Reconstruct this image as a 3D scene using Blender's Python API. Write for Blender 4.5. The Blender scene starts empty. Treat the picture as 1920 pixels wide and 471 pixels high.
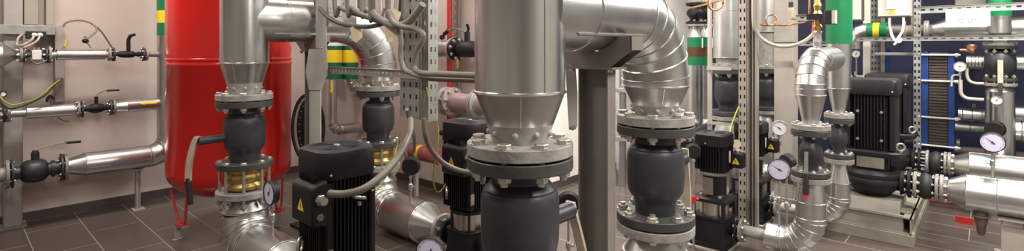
import bpy, math, random
from mathutils import Vector, Matrix
V = Vector
random.seed(11)
PI = math.pi
F, CX, HY, H = 970.0, 960.0, 90.0, 1.68         # focal length and eye level, in pixels of the 1920x471 frame; eye height
AZ = math.radians(42.4)                          # the view is turned against the room's walls
CA, SA = math.cos(AZ), math.sin(AZ)
SC = bpy.context.scene
COL = SC.collection
XA, YA, ZA = V((1, 0, 0)), V((0, 1, 0)), V((0, 0, 1))

def at(px, py, d):                               # a point of the room at distance d along the view
    k = (px - CX) / F
    return V((SA*k*d + CA*d, -CA*k*d + SA*d, H - (py - HY)/F*d))
def dx(px, x): k = (px-CX)/F; return x/(SA*k + CA)
def dy(px, y): k = (px-CX)/F; return y/(SA - CA*k)
def atx(px, py, x): return at(px, py, dx(px, x))
def aty(px, py, y): return at(px, py, dy(px, y))

# ------------------------------------------------------------------ materials
def mat(name, col, rough=.5, metal=0., var=0., vscale=6., bump=0., bscale=40., stretch=None, emit=None, spec=None, coat=0., col2=None):
    m = bpy.data.materials.new(name); m.use_nodes = True
    nt = m.node_tree; b = nt.nodes['Principled BSDF']
    b.inputs['Base Color'].default_value = (*col, 1); b.inputs['Roughness'].default_value = rough; b.inputs['Metallic'].default_value = metal
    if coat: b.inputs['Coat Weight'].default_value = coat; b.inputs['Coat Roughness'].default_value = .08
    if spec is not None: b.inputs['Specular IOR Level'].default_value = spec
    if var or bump:
        tc = nt.nodes.new('ShaderNodeTexCoord'); mp = nt.nodes.new('ShaderNodeMapping')
        nt.links.new(tc.outputs['Object'], mp.inputs['Vector'])
        if stretch: mp.inputs['Scale'].default_value = stretch
    if var:
        n = nt.nodes.new('ShaderNodeTexNoise'); n.inputs['Scale'].default_value = vscale; n.inputs['Detail'].default_value = 5
        nt.links.new(mp.outputs['Vector'], n.inputs['Vector'])
        r = nt.nodes.new('ShaderNodeValToRGB')
        r.color_ramp.elements[0].position = .3; r.color_ramp.elements[1].position = .7
        c2 = col2 or tuple(min(1, c*(1+var)) for c in col)
        r.color_ramp.elements[0].color = (*[c*(1-var) for c in col], 1); r.color_ramp.elements[1].color = (*c2, 1)
        nt.links.new(n.outputs['Fac'], r.inputs['Fac']); nt.links.new(r.outputs['Color'], b.inputs['Base Color'])
    if bump:
        n2 = nt.nodes.new('ShaderNodeTexNoise'); n2.inputs['Scale'].default_value = bscale; n2.inputs['Detail'].default_value = 3
        nt.links.new(mp.outputs['Vector'], n2.inputs['Vector'])
        bp = nt.nodes.new('ShaderNodeBump'); bp.inputs['Strength'].default_value = bump; bp.inputs['Distance'].default_value = .01
        nt.links.new(n2.outputs['Fac'], bp.inputs['Height']); nt.links.new(bp.outputs['Normal'], b.inputs['Normal'])
    return m
M = {}
M['wall'] = mat('wall_paint', (.53,.455,.41), .7, var=.05, vscale=2.5, bump=.05, bscale=60)
M['white_wall'] = mat('white_wall_paint', (.74,.70,.65), .7, var=.03, vscale=2)
M['far_wall'] = mat('far_wall_paint', (.42,.40,.37), .7, var=.1, vscale=1)
M['navy'] = mat('navy_wall_paint', (.012,.014,.05), .6, var=.15, vscale=2)
M['ceiling'] = mat('ceiling_paint', (.75,.73,.70), .8, var=.03)
M['skirt'] = mat('dark_skirting_tile', (.06,.047,.046), .4, var=.2, vscale=5)
M['galv'] = mat('galvanised_cladding', (.58,.585,.58), .32, 1., var=.10, vscale=5, bump=.10, bscale=9)
M['galv_v'] = mat('reflection_streaked_cladding', (.58,.585,.58), .26, 1., var=.18, vscale=5, bump=.06, bscale=9, stretch=(3,3,.12))  # upright streaks in the colour imitate reflections of strip lights
M['rust'] = mat('rusty_pipe', (.15,.10,.075), .6, .2, var=.3, vscale=20)
M['galv_rough'] = mat('dull_galvanised_steel', (.40,.41,.39), .45, .7, var=.16, vscale=14, bump=.08, bscale=20)
M['bead'] = mat('bright_seam', (.72,.72,.70), .25, 1., var=.05)
M['flange'] = mat('pale_flange_paint', (.27,.255,.235), .6, .15, var=.22, vscale=18, bump=.3, bscale=50)
M['neck'] = mat('dusty_weld_neck', (.36,.345,.32), .6, .3, var=.22, vscale=22, bump=.2, bscale=30)
M['graphite'] = mat('graphite_valve_paint', (.034,.035,.041), .42, .2, var=.12, vscale=8, bump=.12, bscale=35)
M['dark_flange'] = mat('dark_flange_paint', (.055,.054,.052), .5, .25, var=.25, vscale=14, bump=.2, bscale=40)
M['zinc'] = mat('zinc_bolt', (.50,.48,.43), .38, .85, var=.2, vscale=40)
M['black'] = mat('black_pump_paint', (.014,.012,.015), .5, .0, spec=.28, var=.25, vscale=9, bump=.06, bscale=60)
M['black_fin'] = mat('black_motor_paint', (.011,.010,.012), .5, .0, spec=.28, var=.2, vscale=9)
M['rubber'] = mat('black_rubber', (.018,.017,.019), .6, var=.2)
M['stain'] = mat('brushed_stainless', (.66,.61,.55), .25, 1., var=.12, vscale=10, stretch=(8,8,.4))
M['red'] = mat('red_tank_enamel', (.58,.009,.006), .22, 0., var=.05, vscale=2, coat=.4)
M['red_paint'] = mat('red_paint', (.55,.03,.03), .4, var=.12)
M['redpipe'] = mat('red_brown_pipe', (.36,.10,.09), .4, .2, var=.25, vscale=12)
M['pinkpipe'] = mat('mauve_primer_pipe', (.36,.27,.27), .5, .2, var=.15, vscale=12)
M['cream'] = mat('cream_lever_paint', (.42,.365,.28), .45, var=.14, vscale=16)
M['brass'] = mat('brass', (.62,.42,.13), .35, .9, var=.2, vscale=30)
M['goldring'] = mat('brass_compensator', (.42,.29,.10), .4, .8, var=.3, vscale=15)
M['copper'] = mat('copper', (.62,.30,.16), .35, .9, var=.15)
M['steel_grey'] = mat('grey_steel_paint', (.36,.335,.31), .5, .1, var=.08, vscale=6)
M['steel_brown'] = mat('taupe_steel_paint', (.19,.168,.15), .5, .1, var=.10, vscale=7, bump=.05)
M['beige'] = mat('beige_steel_paint', (.36,.325,.285), .55, .05, var=.08, vscale=5)
M['pedestal'] = mat('pedestal_paint', (.23,.21,.17), .55, .05, var=.16, vscale=5, bump=.05)
M['cable'] = mat('grey_cable_sheath', (.18,.16,.135), .5, var=.12, vscale=20)
M['cable_pale'] = mat('pale_cable_sheath', (.42,.385,.34), .5, var=.1)
M['cable_dark'] = mat('dark_cable_sheath', (.085,.08,.07), .5, var=.15)
M['conduit'] = mat('corrugated_conduit', (.16,.142,.115), .5, var=.1)
M['yellow'] = mat('yellow_paint', (.85,.62,.02), .45, var=.05)
M['green'] = mat('green_paint', (.003,.17,.06), .42, var=.08)
M['green_dark'] = mat('dark_green_paint', (.004,.115,.045), .45, var=.1)
M['brown'] = mat('brown_paint', (.085,.035,.018), .5, var=.15)
M['wire_yellow'] = mat('yellow_wire', (.38,.36,.04), .45, var=.1)
M['tagpaper'] = mat('cream_tag', (.72,.62,.42), .6, var=.08)
M['paper'] = mat('white_paper', (.83,.80,.80), .7, var=.02)
M['ink'] = mat('grey_ink', (.20,.18,.22), .7, var=.1)
M['dial'] = mat('gauge_dial', (.66,.62,.80), .35, var=.03)
M['dial_white'] = mat('white_dial', (.80,.80,.82), .35, var=.02)
M['dialink'] = mat('dial_ink', (.05,.04,.10), .5, var=.1)
M['glass'] = mat('clear_plastic', (.75,.72,.72), .12, 0, var=.05)
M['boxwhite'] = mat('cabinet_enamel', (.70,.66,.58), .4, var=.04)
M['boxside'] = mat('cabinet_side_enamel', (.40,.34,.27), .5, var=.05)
M['blue'] = mat('blue_frame_paint', (.012,.045,.20), .4, var=.12)
M['plates'] = mat('gasketed_plate_edges', (.095,.075,.06), .5, .4, var=.3, vscale=12, stretch=(1,1,10))
M['floor'] = None
def floor_mat():
    m = bpy.data.materials.new('floor_tiles'); m.use_nodes = True; nt = m.node_tree; b = nt.nodes['Principled BSDF']
    tc = nt.nodes.new('ShaderNodeTexCoord'); mp = nt.nodes.new('ShaderNodeMapping')
    mp.inputs['Rotation'].default_value = (0, 0, PI/2)
    mp.inputs['Location'].default_value = (0.1, -.097, 0)
    nt.links.new(tc.outputs['Object'], mp.inputs['Vector'])
    br = nt.nodes.new('ShaderNodeTexBrick'); br.offset = .5; br.squash = 1
    br.inputs['Color1'].default_value = (.088,.067,.057,1); br.inputs['Color2'].default_value = (.104,.080,.069,1); br.inputs['Mortar'].default_value = (.36,.31,.28,1)
    br.inputs['Scale'].default_value = 1; br.inputs['Brick Width'].default_value = .79; br.inputs['Row Height'].default_value = .394
    br.inputs['Mortar Size'].default_value = .0035; br.inputs['Mortar Smooth'].default_value = .1
    nt.links.new(mp.outputs['Vector'], br.inputs['Vector'])
    n = nt.nodes.new('ShaderNodeTexNoise'); n.inputs['Scale'].default_value = 7; n.inputs['Detail'].default_value = 6
    mp2 = nt.nodes.new('ShaderNodeMapping'); mp2.inputs['Scale'].default_value = (1, .25, 1)
    nt.links.new(tc.outputs['Object'], mp2.inputs['Vector']); nt.links.new(mp2.outputs['Vector'], n.inputs['Vector'])
    mx = nt.nodes.new('ShaderNodeMix'); mx.data_type = 'RGBA'; mx.blend_type = 'MULTIPLY'; mx.inputs[0].default_value = .5
    rr = nt.nodes.new('ShaderNodeValToRGB'); rr.color_ramp.elements[0].color = (.6,.6,.6,1); rr.color_ramp.elements[1].color = (1.25,1.25,1.25,1)
    nt.links.new(n.outputs['Fac'], rr.inputs['Fac'])
    nt.links.new(br.outputs['Color'], mx.inputs[6]); nt.links.new(rr.outputs['Color'], mx.inputs[7])
    nt.links.new(mx.outputs[2], b.inputs['Base Color'])
    b.inputs['Roughness'].default_value = .26; b.inputs['Specular IOR Level'].default_value = .7
    return m
M['floor'] = floor_mat()

# ------------------------------------------------------------------ mesh builder
def frame(p, ax, up=None):
    z = V(ax).normalized()
    r = V(up) if up is not None else (XA if abs(z.x) < .8 else YA)
    x = (r - z*r.dot(z)).normalized(); y = z.cross(x)
    m = Matrix((x, y, z)).transposed().to_4x4(); m.translation = V(p); return m

class MB:
    def __init__(s): s.v = []; s.f = []; s.mi = []; s.cur = 0
    def add(s, vs, fs):
        o = len(s.v); s.v += [V(a) for a in vs]
        for f in fs: s.f.append([i+o for i in f]); s.mi.append(s.cur)
        return s
    def lathe(s, prof, p=(0,0,0), ax=(0,0,1), n=32, caps=True, up=None):
        m = frame(p, ax, up); vs = []; fs = []
        for z, r in prof:
            for i in range(n):
                a = 2*PI*i/n; vs.append(m @ V((r*math.cos(a), r*math.sin(a), z)))
        for j in range(len(prof)-1):
            for i in range(n):
                k = (i+1) % n; fs.append([j*n+i, j*n+k, (j+1)*n+k, (j+1)*n+i])
        if caps:
            fs.append(list(range(n))[::-1]); fs.append([(len(prof)-1)*n+i for i in range(n)])
        return s.add(vs, fs)
    def cyl(s, p, ax, r, h, n=24, c=0):
        return s.lathe([(0, r-c), (c, r), (h-c, r), (h, r-c)] if c else [(0, r), (h, r)], p, ax, n)
    def box(s, lo, hi, m=None):
        vs = [V((x, y, z)) for z in (lo[2], hi[2]) for y in (lo[1], hi[1]) for x in (lo[0], hi[0])]
        if m is not None: vs = [m @ a for a in vs]
        return s.add(vs, [[0,2,3,1],[4,5,7,6],[0,1,5,4],[2,6,7,3],[0,4,6,2],[1,3,7,5]])
    def prism(s, poly, m, z0, z1):
        n = len(poly); vs = [m @ V((x, y, z0)) for x, y in poly] + [m @ V((x, y, z1)) for x, y in poly]
        fs = [list(range(n))[::-1], list(range(n, 2*n))] + [[i, (i+1) % n, n+(i+1) % n, n+i] for i in range(n)]
        return s.add(vs, fs)
    def tube(s, pts, r, n=10, closed=False, caps=True, up=None):
        pts = [V(p) for p in pts]; N = len(pts); rs = r if isinstance(r, (list, tuple)) else [r]*N
        T = [(pts[(i+1) % N]-pts[i]).normalized() if (closed or i < N-1) else None for i in range(N)]
        if not closed: T[-1] = T[-2]
        t = T[0]; ref = V(up) if up is not None else (ZA if abs(t.z) < .9 else XA)
        x = (ref - t*ref.dot(t)).normalized(); vs = []; fs = []
        for i in range(N):
            ti = T[i-1] if (i > 0 or closed) else T[0]
            if i > 0: x = (x - ti*x.dot(ti)).normalized()
            b = (ti + T[i])
            b = b.normalized() if b.length > 1e-6 else ti
            y = ti.cross(x)
            for k in range(n):
                a = 2*PI*k/n; o = (x*math.cos(a) + y*math.sin(a))*rs[i]
                den = ti.dot(b)
                o = o - ti*(o.dot(b)/den) if den > .5 else o
                vs.append(pts[i] + o)
        for j in range(N if closed else N-1):
            j2 = (j+1) % N
            for k in range(n):
                k2 = (k+1) % n; fs.append([j*n+k, j*n+k2, j2*n+k2, j2*n+k])
        if caps and not closed:
            fs.append(list(range(n))[::-1]); fs.append([(N-1)*n+i for i in range(n)])
        return s.add(vs, fs)
    def torus(s, p, ax, R, r, n=28, k=8, a0=0, a1=None):
        m = frame(p, ax)
        if a1 is None: return s.tube([m @ V((R*math.cos(2*PI*i/n), R*math.sin(2*PI*i/n), 0)) for i in range(n)], r, k, True)
        return s.tube([m @ V((R*math.cos(a0+(a1-a0)*i/n), R*math.sin(a0+(a1-a0)*i/n), 0)) for i in range(n+1)], r, k)
    def bar(s, pts, w, t, side):                 # flat bar swept along a path, w wide along side, t thick
        pts = [V(p) for p in pts]; N = len(pts); sd = V(side).normalized(); vs = []; fs = []
        for i in range(N):
            d = (pts[min(i+1, N-1)] - pts[max(i-1, 0)]).normalized(); nn = d.cross(sd).normalized()
            for a, b in ((-1,-1),(1,-1),(1,1),(-1,1)): vs.append(pts[i] + sd*(a*w/2) + nn*(b*t/2))
        for j in range(N-1):
            for k in range(4): k2 = (k+1) % 4; fs.append([j*4+k, j*4+k2, j*4+4+k2, j*4+4+k])
        fs.append([3,2,1,0]); fs.append([(N-1)*4+i for i in range(4)])
        return s.add(vs, fs)
    def hexa(s, p, ax, r, h): return s.lathe([(0, r), (h*.8, r), (h, r*.88)], p, ax, 6)
    def ball(s, p, r, n=20, ax=(0,0,1), sz=1.):
        k = 10; return s.lathe([(-r*sz*math.cos(PI*i/k), max(1e-4, r*math.sin(PI*i/k))) for i in range(k+1)], p, ax, n, False)
    def mesh(s, name, mats, org=V((0,0,0)), ang=25):
        me = bpy.data.meshes.new(name); me.from_pydata([tuple(a - org) for a in s.v], [], s.f)
        for m in (mats if isinstance(mats, (list, tuple)) else [mats]): me.materials.append(M[m])
        for p, i in zip(me.polygons, s.mi): p.material_index = i
        me.validate(); me.update()
        import bmesh
        bm = bmesh.new(); bm.from_mesh(me); bmesh.ops.recalc_face_normals(bm, faces=bm.faces); bm.to_mesh(me); bm.free()
        me.polygons.foreach_set('use_smooth', [True]*len(me.polygons)); me.set_sharp_from_angle(angle=math.radians(ang))
        return me
    def build(s, name, mats, parent=None, bevel=0, ang=25, label=None):
        org = rootloc(parent)
        o = bpy.data.objects.new(name, s.mesh(name, mats, org, ang)); COL.objects.link(o); o.parent = parent
        if label: o['label'] = label
        if bevel:
            b = o.modifiers.new('edge', 'BEVEL'); b.width = bevel; b.segments = 2; b.limit_method = 'ANGLE'; b.angle_limit = math.radians(40)
        return o
def rootloc(o):
    p = V((0,0,0))
    while o is not None: p = p + o.location; o = o.parent
    return p
def thing(name, label, cat, loc=(0,0,0), group=None):
    o = bpy.data.objects.new(name, None); COL.objects.link(o); o.location = V(loc); o.empty_display_size = .05
    o['label'] = label; o['category'] = cat
    if group: o['group'] = group
    return o
def tag(o, label, cat, group=None):
    o['label'] = label; o['category'] = cat
    if group: o['group'] = group
    return o
def recenter(o):                                  # put a one-mesh thing's origin at its own middle
    me = o.data; c = sum((v.co for v in me.vertices), V())/len(me.vertices); me.transform(Matrix.Translation(-c)); o.location = c; return o
def single(mb, name, mats, label, cat, group=None, bevel=0, ang=25): return tag(recenter(mb.build(name, mats, None, bevel, ang)), label, cat, group)
def struct(mb, name, mats, bevel=0):
    o = mb.build(name, mats, None, bevel); o['kind'] = 'structure'; return o
def inst(me, name, parent, m):
    o = bpy.data.objects.new(name, me); COL.objects.link(o); o.parent = parent
    l, q, _ = m.decompose(); o.location = l - rootloc(parent); o.rotation_mode = 'QUATERNION'; o.rotation_quaternion = q; return o
def children(o): return [c for c in bpy.data.objects if c.parent is o]
def dup(root, loc, label=None, group=None, rotz=None):
    kids = {}
    for c in bpy.data.objects:
        if c.parent: kids.setdefault(c.parent.name, []).append(c)
    def rec(o, par):
        c = o.copy(); COL.objects.link(c); c.parent = par
        for ch in kids.get(o.name, []): rec(ch, c)
        return c
    r = rec(root, None); r.location = V(loc)
    if rotz is not None: r.rotation_euler = (0, 0, rotz)
    if label: r['label'] = label
    if group: r['group'] = group
    return r

# ------------------------------------------------------------------ shared pieces
def spline(pts, n=8):                              # Catmull-Rom through the points
    P = [V(p) for p in pts]; P = [P[0]*2-P[1]] + P + [P[-1]*2-P[-2]]; out = []
    for i in range(1, len(P)-2):
        a, b, c, d = P[i-1:i+3]
        for k in range(n):
            t = k/n; out.append(.5*((2*b) + (c-a)*t + (2*a-5*b+4*c-d)*t*t + (3*b-a-3*c+d)*t**3))
    out.append(P[-2]); return out
def cable(name, pts, r, m, label, cat='cable', group=None, n=8):
    return single(MB().tube(spline(pts), r, n), name, m, label, cat, group, ang=50)
def resample(pts, step):
    out = [pts[0]]; acc = 0
    for a, b in zip(pts, pts[1:]):
        L = (b-a).length; t = step-acc
        while t <= L: out.append(a + (b-a)*(t/L)); t += step
        acc = (acc + L) % step
    return out
def corrugated(mb, pts, r, step=.0075):
    q = resample(spline(pts, 16), step); return mb.tube(q, [r if i % 2 else r*.86 for i in range(len(q))], 12)
def arc(p0, c, p1, R, n):                          # gore points of an elbow p0 -> corner c -> p1
    c = V(c); a = (V(p0)-c).normalized(); b = (V(p1)-c).normalized()
    o = c + (a+b)*R                                 # right angle only
    return [o - b*R*math.cos(PI/2*i/n) - a*R*math.sin(PI/2*i/n) for i in range(n+1)]
def gore(p0, c, p1, R, n):                         # polyline with tangent ends: n+1 segments between the mitres
    c = V(c); a = (V(p0)-c).normalized(); b = (V(p1)-c).normalized(); o = c + (a+b)*R; h = PI/2/n
    pts = []
    for i in range(n):
        t = h*(i+.5); q = R/math.cos(h/2); pts.append(o - b*q*math.cos(t) - a*q*math.sin(t))
    return [c + a*R] + pts + [c + b*R]
class Rings:                                       # a set of beads, each built as a part of its own
    def __init__(s): s.m = []
    def torus(s, *a): s.m.append(MB().torus(*a)); return s
    def build(s, nm, m, parent, **k): return [q.build(nm, m, parent, **k) for q in s.m]
def rings_at(pts, r, idx, rb=.0042, n=40):        # raised beads lying in the mitre planes
    mb = Rings()
    for i in idx:
        t = (pts[i]-pts[i-1]).normalized() if i > 0 else (pts[1]-pts[0]).normalized()
        u = (pts[i+1]-pts[i]).normalized() if i < len(pts)-1 else t
        b = (t+u).normalized(); x = (ZA if abs(t.z) < .9 else XA); x = (x-t*x.dot(t)).normalized(); y = t.cross(x); q = []
        for k in range(n):
            a = 2*PI*k/n; o = (x*math.cos(a)+y*math.sin(a))*r; q.append(pts[i] + o - t*(o.dot(b)/t.dot(b)))
        mb.m.append(MB().tube(q, rb, 6, True))
    return mb
def bead(mb, p, ax, r, rb=.0045): return mb.torus(p, ax, r, rb, 48, 6)
_bolts = {}
def bolt_mesh(D, L, nut=True):
    k = (round(D,4), round(L,4), nut)
    if k not in _bolts:
        mb = MB(); mb.hexa((0,0,L/2), (0,0,1), D*.92, D*.62); mb.cyl((0,0,-L/2), (0,0,1), D*.5, L, 10)
        if nut: mb.hexa((0,0,-L/2), (0,0,-1), D*.92, D*.8); mb.cyl((0,0,-L/2-D*1.25), (0,0,1), D*.5, D*1.25, 10)
        mb.lathe([(0, D*1.15), (D*.12, D*1.15)], (0,0,L/2), (0,0,1), 14); mb.lathe([(0, D*1.15), (D*.12, D*1.15)], (0,0,-L/2-D*.1), (0,0,1), 14)
        _bolts[k] = mb.mesh('bolt', 'zinc', ang=20)
    return _bolts[k]
def bolts(parent, p, ax, R, n, D, L, ph=0., flip=False):
    m0 = frame(p, ax)
    for i in range(n):
        a = 2*PI*(i+ph)/n
        inst(bolt_mesh(D, L), 'bolt', parent, m0 @ Matrix.Translation((R*math.cos(a), R*math.sin(a), 0)) @ (Matrix.Rotation(PI, 4, 'X') if flip else Matrix.Identity(4)))
def disc(mb, p, ax, r, t, n=48, ch=.003, r_in=None):
    return mb.lathe([(0, r-ch), (ch, r), (t-ch, r), (t, r-ch)], p, ax, n)
# ------------------------------------------------------------------ gauges
def gauge(label, c, face, dia=.16, zbot=None, needle=-40, cat='gauge', group=None, white=False, stem_m='galv_rough', cock=True, red=False):
    c = V(c); zb = zbot if zbot is not None else c.z - dia
    t = thing('pressure_gauge', label, cat, (c.x, c.y, zb), group)
    n = V((face[0], face[1], face[2] if len(face) > 2 else 0)).normalized(); R = dia/2
    m = frame(c, n, ZA)                              # local x = up, z = out of the dial
    d = lambda a, r, z: m @ V((r*math.cos(a), -r*math.sin(a), z))
    MB().lathe([(-.045, R*.80), (-.040, R*.9), (-.004, R*.97)], c, n, 40).build('case', 'black', t)
    rim = MB(); rim.lathe([(-.006, R*.99), (-.002, R), (.006, R), (.009, R*.96), (.009, R*.92), (.002, R*.915)], c, n, 48, False); rim.build('rim', 'rubber' if not white else 'galv_rough', t, ang=50)
    MB().lathe([(-.002, R*.93), (.003, R*.93)], c, n, 48).build('dial', 'dial_white' if white else 'dial', t)
    s = MB()
    for i in range(41):
        a = math.radians(-135 + 270*i/40); L = .13 if i % 5 == 0 else .07; w = R*.016 if i % 5 == 0 else R*.008
        r0, r1 = R*(.84-L), R*.84; q = V((math.cos(a), -math.sin(a))); p = V((-q.y, q.x))
        vs = [m @ V((*(q*rr + p*(e*w)), zz)) for zz in (.003, .0037) for rr, e in ((r0,-1),(r1,-1),(r1,1),(r0,1))]
        s.add(vs, [[0,1,2,3],[4,5,6,7],[0,1,5,4],[1,2,6,5],[2,3,7,6],[3,0,4,7]])
    s.build('scale_marks', 'dialink', t)
    nd = MB(); a = math.radians(needle); q = V((math.cos(a), -math.sin(a))); p = V((-q.y, q.x))
    poly = [q*(R*.72), p*(R*.035) - q*(R*.05), -q*(R*.25) + p*(R*.05), -q*(R*.25) - p*(R*.05), -p*(R*.035) - q*(R*.05)]
    nd.prism([(v.x, v.y) for v in poly], m, .006, .0075); nd.cyl(m @ V((0,0,.003)), n, R*.09, .007, 14); nd.build('needle', 'dialink', t)
    st = MB(); b = c - n*.022; top = c.z - R*.9
    st.cyl((b.x, b.y, zb), ZA, .009, top-zb+.01, 12); st.hexa((b.x, b.y, top-.028), ZA, .016, .024); st.build('stem', stem_m, t)
    if cock:
        k = MB(); zc = zb + (top-zb)*.55
        k.lathe([(-.03, .013), (-.02, .019), (.02, .019), (.03, .013)], (b.x, b.y, zc), ZA, 14); k.cyl((b.x, b.y, zc), (n.y, -n.x, 0), .009, .04, 10)
        hk = k.build('cock', 'zinc' if not red else 'red_paint', t)
        MB().bar([b + V((0,0,zc-b.z)) + V((n.y,-n.x,0))*.038, b + V((0,0,zc-b.z+.035)) + V((n.y,-n.x,0))*.045], .012, .005, n).build('cock_handle', 'red_paint' if red else 'zinc', hk)
    return t

# ------------------------------------------------------------------ the large welded ball valves (upright)
ZV0, ZV1, TF, RF = .76, 1.272, .045, .2025
BODY = [(z+.08, r) for z, r in [(.695,.100),(.735,.105),(.775,.108),(.797,.112),(.815,.126),(.840,.141),(.875,.148),(.95,.150),(1.02,.149),(1.045,.146),(1.066,.138),(1.084,.123),(1.097,.111),(1.12,.108),(1.17,.108)]]
def big_valve(label, x, y, group=None, nb=8, low=True):
    t = thing('ball_valve', label, 'valve', (x, y, ZV0), group)
    b = MB(); b.lathe(BODY, (x,y,0), ZA, 56); b.torus((x,y,1.144), ZA, .134, .006, 56, 6)
    b.build('body', 'graphite', t, ang=30)
    for z, nm in ((ZV0, 'flange'), (ZV1-TF, 'flange')): disc(MB(), (x,y,z), ZA, RF, TF, 64).build(nm, 'dark_flange', t)
    bolts(t, (x,y,ZV1+.004), ZA, RF*.84, nb, .028, .098, .5)
    MB().lathe([(0,.165),(.008,.165)], (x,y,ZV1), ZA, 48).build('gasket', 'brown', t)
    if low: bolts(t, (x,y,ZV0-.004), ZA, RF*.84, nb, .028, .098, .5, True)
    return t
def pipe_end(t, p, ax, rf, tf, m='flange', n=56):
    return disc(MB(), p, ax, rf, tf, n).build('flange', m, t)
def dimples(mb, x, y, z, r, n=10, rb=.011):
    for i in range(n):
        a = 2*PI*(i+.3)/n; mb.ball((x+r*math.cos(a), y+r*math.sin(a), z), rb, 10)

# ------------------------------------------------------------------ pumps
def rsq(h, r, n=8):                                 # rounded square outline
    q = []
    for cx, cy, a0 in ((h-r,h-r,0),(-h+r,h-r,90),(-h+r,-h+r,180),(h-r,-h+r,270)):
        for i in range(n+1):
            a = math.radians(a0+90*i/n); q.append((cx+r*math.cos(a), cy+r*math.sin(a)))
    return q
def loft(mb, secs):                                 # stack of equal outlines at given heights
    n = len(secs[0][1]); vs = []; fs = []
    for z, poly in secs: vs += [V((x,y,z)) for x, y in poly]
    for j in range(len(secs)-1):
        for k in range(n): k2 = (k+1) % n; fs.append([j*n+k, j*n+k2, (j+1)*n+k2, (j+1)*n+k])
    fs.append(list(range(n))[::-1]); fs.append([(len(secs)-1)*n+i for i in range(n)])
    return mb.add(vs, fs)
def sticker(parent, p, nrm, s):                     # yellow triangle with a black flash
    m = frame(p, nrm, ZA); k = MB(); k.prism([(s*.62, 0), (-s*.42, s*.58), (-s*.42, -s*.58)], m, 0, .0015)
    l = k.build('warning_label', 'yellow', parent, label='yellow triangular warning label with a black flash')
    f = MB(); f.prism([(s*.36, .02*s), (-.02*s, .12*s), (.02*s, -.02*s), (-s*.30, -.02*s), (-.02*s*1.0, -.14*s), (.06*s, -.03*s)], m, .0015, .0025); f.build('flash_symbol', 'black', l)
def vent_rings(mb, z, r0, r1, k):
    for i in range(k): mb.torus((0,0,z), ZA, r0+(r1-r0)*i/(k-1), .0026, 40, 5)
def fins(mb, h0, h1, z0, z1, step, th, sides, half):
    n = int(2*half/step)
    for i in range(n+1):
        o = -half + 2*half*i/n
        for sx, sy in sides:
            if sx: mb.box((min(sx*h0, sx*h1), o-th/2, z0), (max(sx*h0, sx*h1), o+th/2, z1))
            else: mb.box((o-th/2, min(sy*h0, sy*h1), z0), (o+th/2, max(sy*h0, sy*h1), z1))
def ring_eye(parent, p, ax, R=.026, r=.007, name='lifting_eye'):
    k = MB(); k.torus(p, ax, R, r, 24, 8); k.cyl(V(p)-V((0,0,R+.014)), ZA, .011, .02, 10); return k.build(name, 'zinc', parent)

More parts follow.
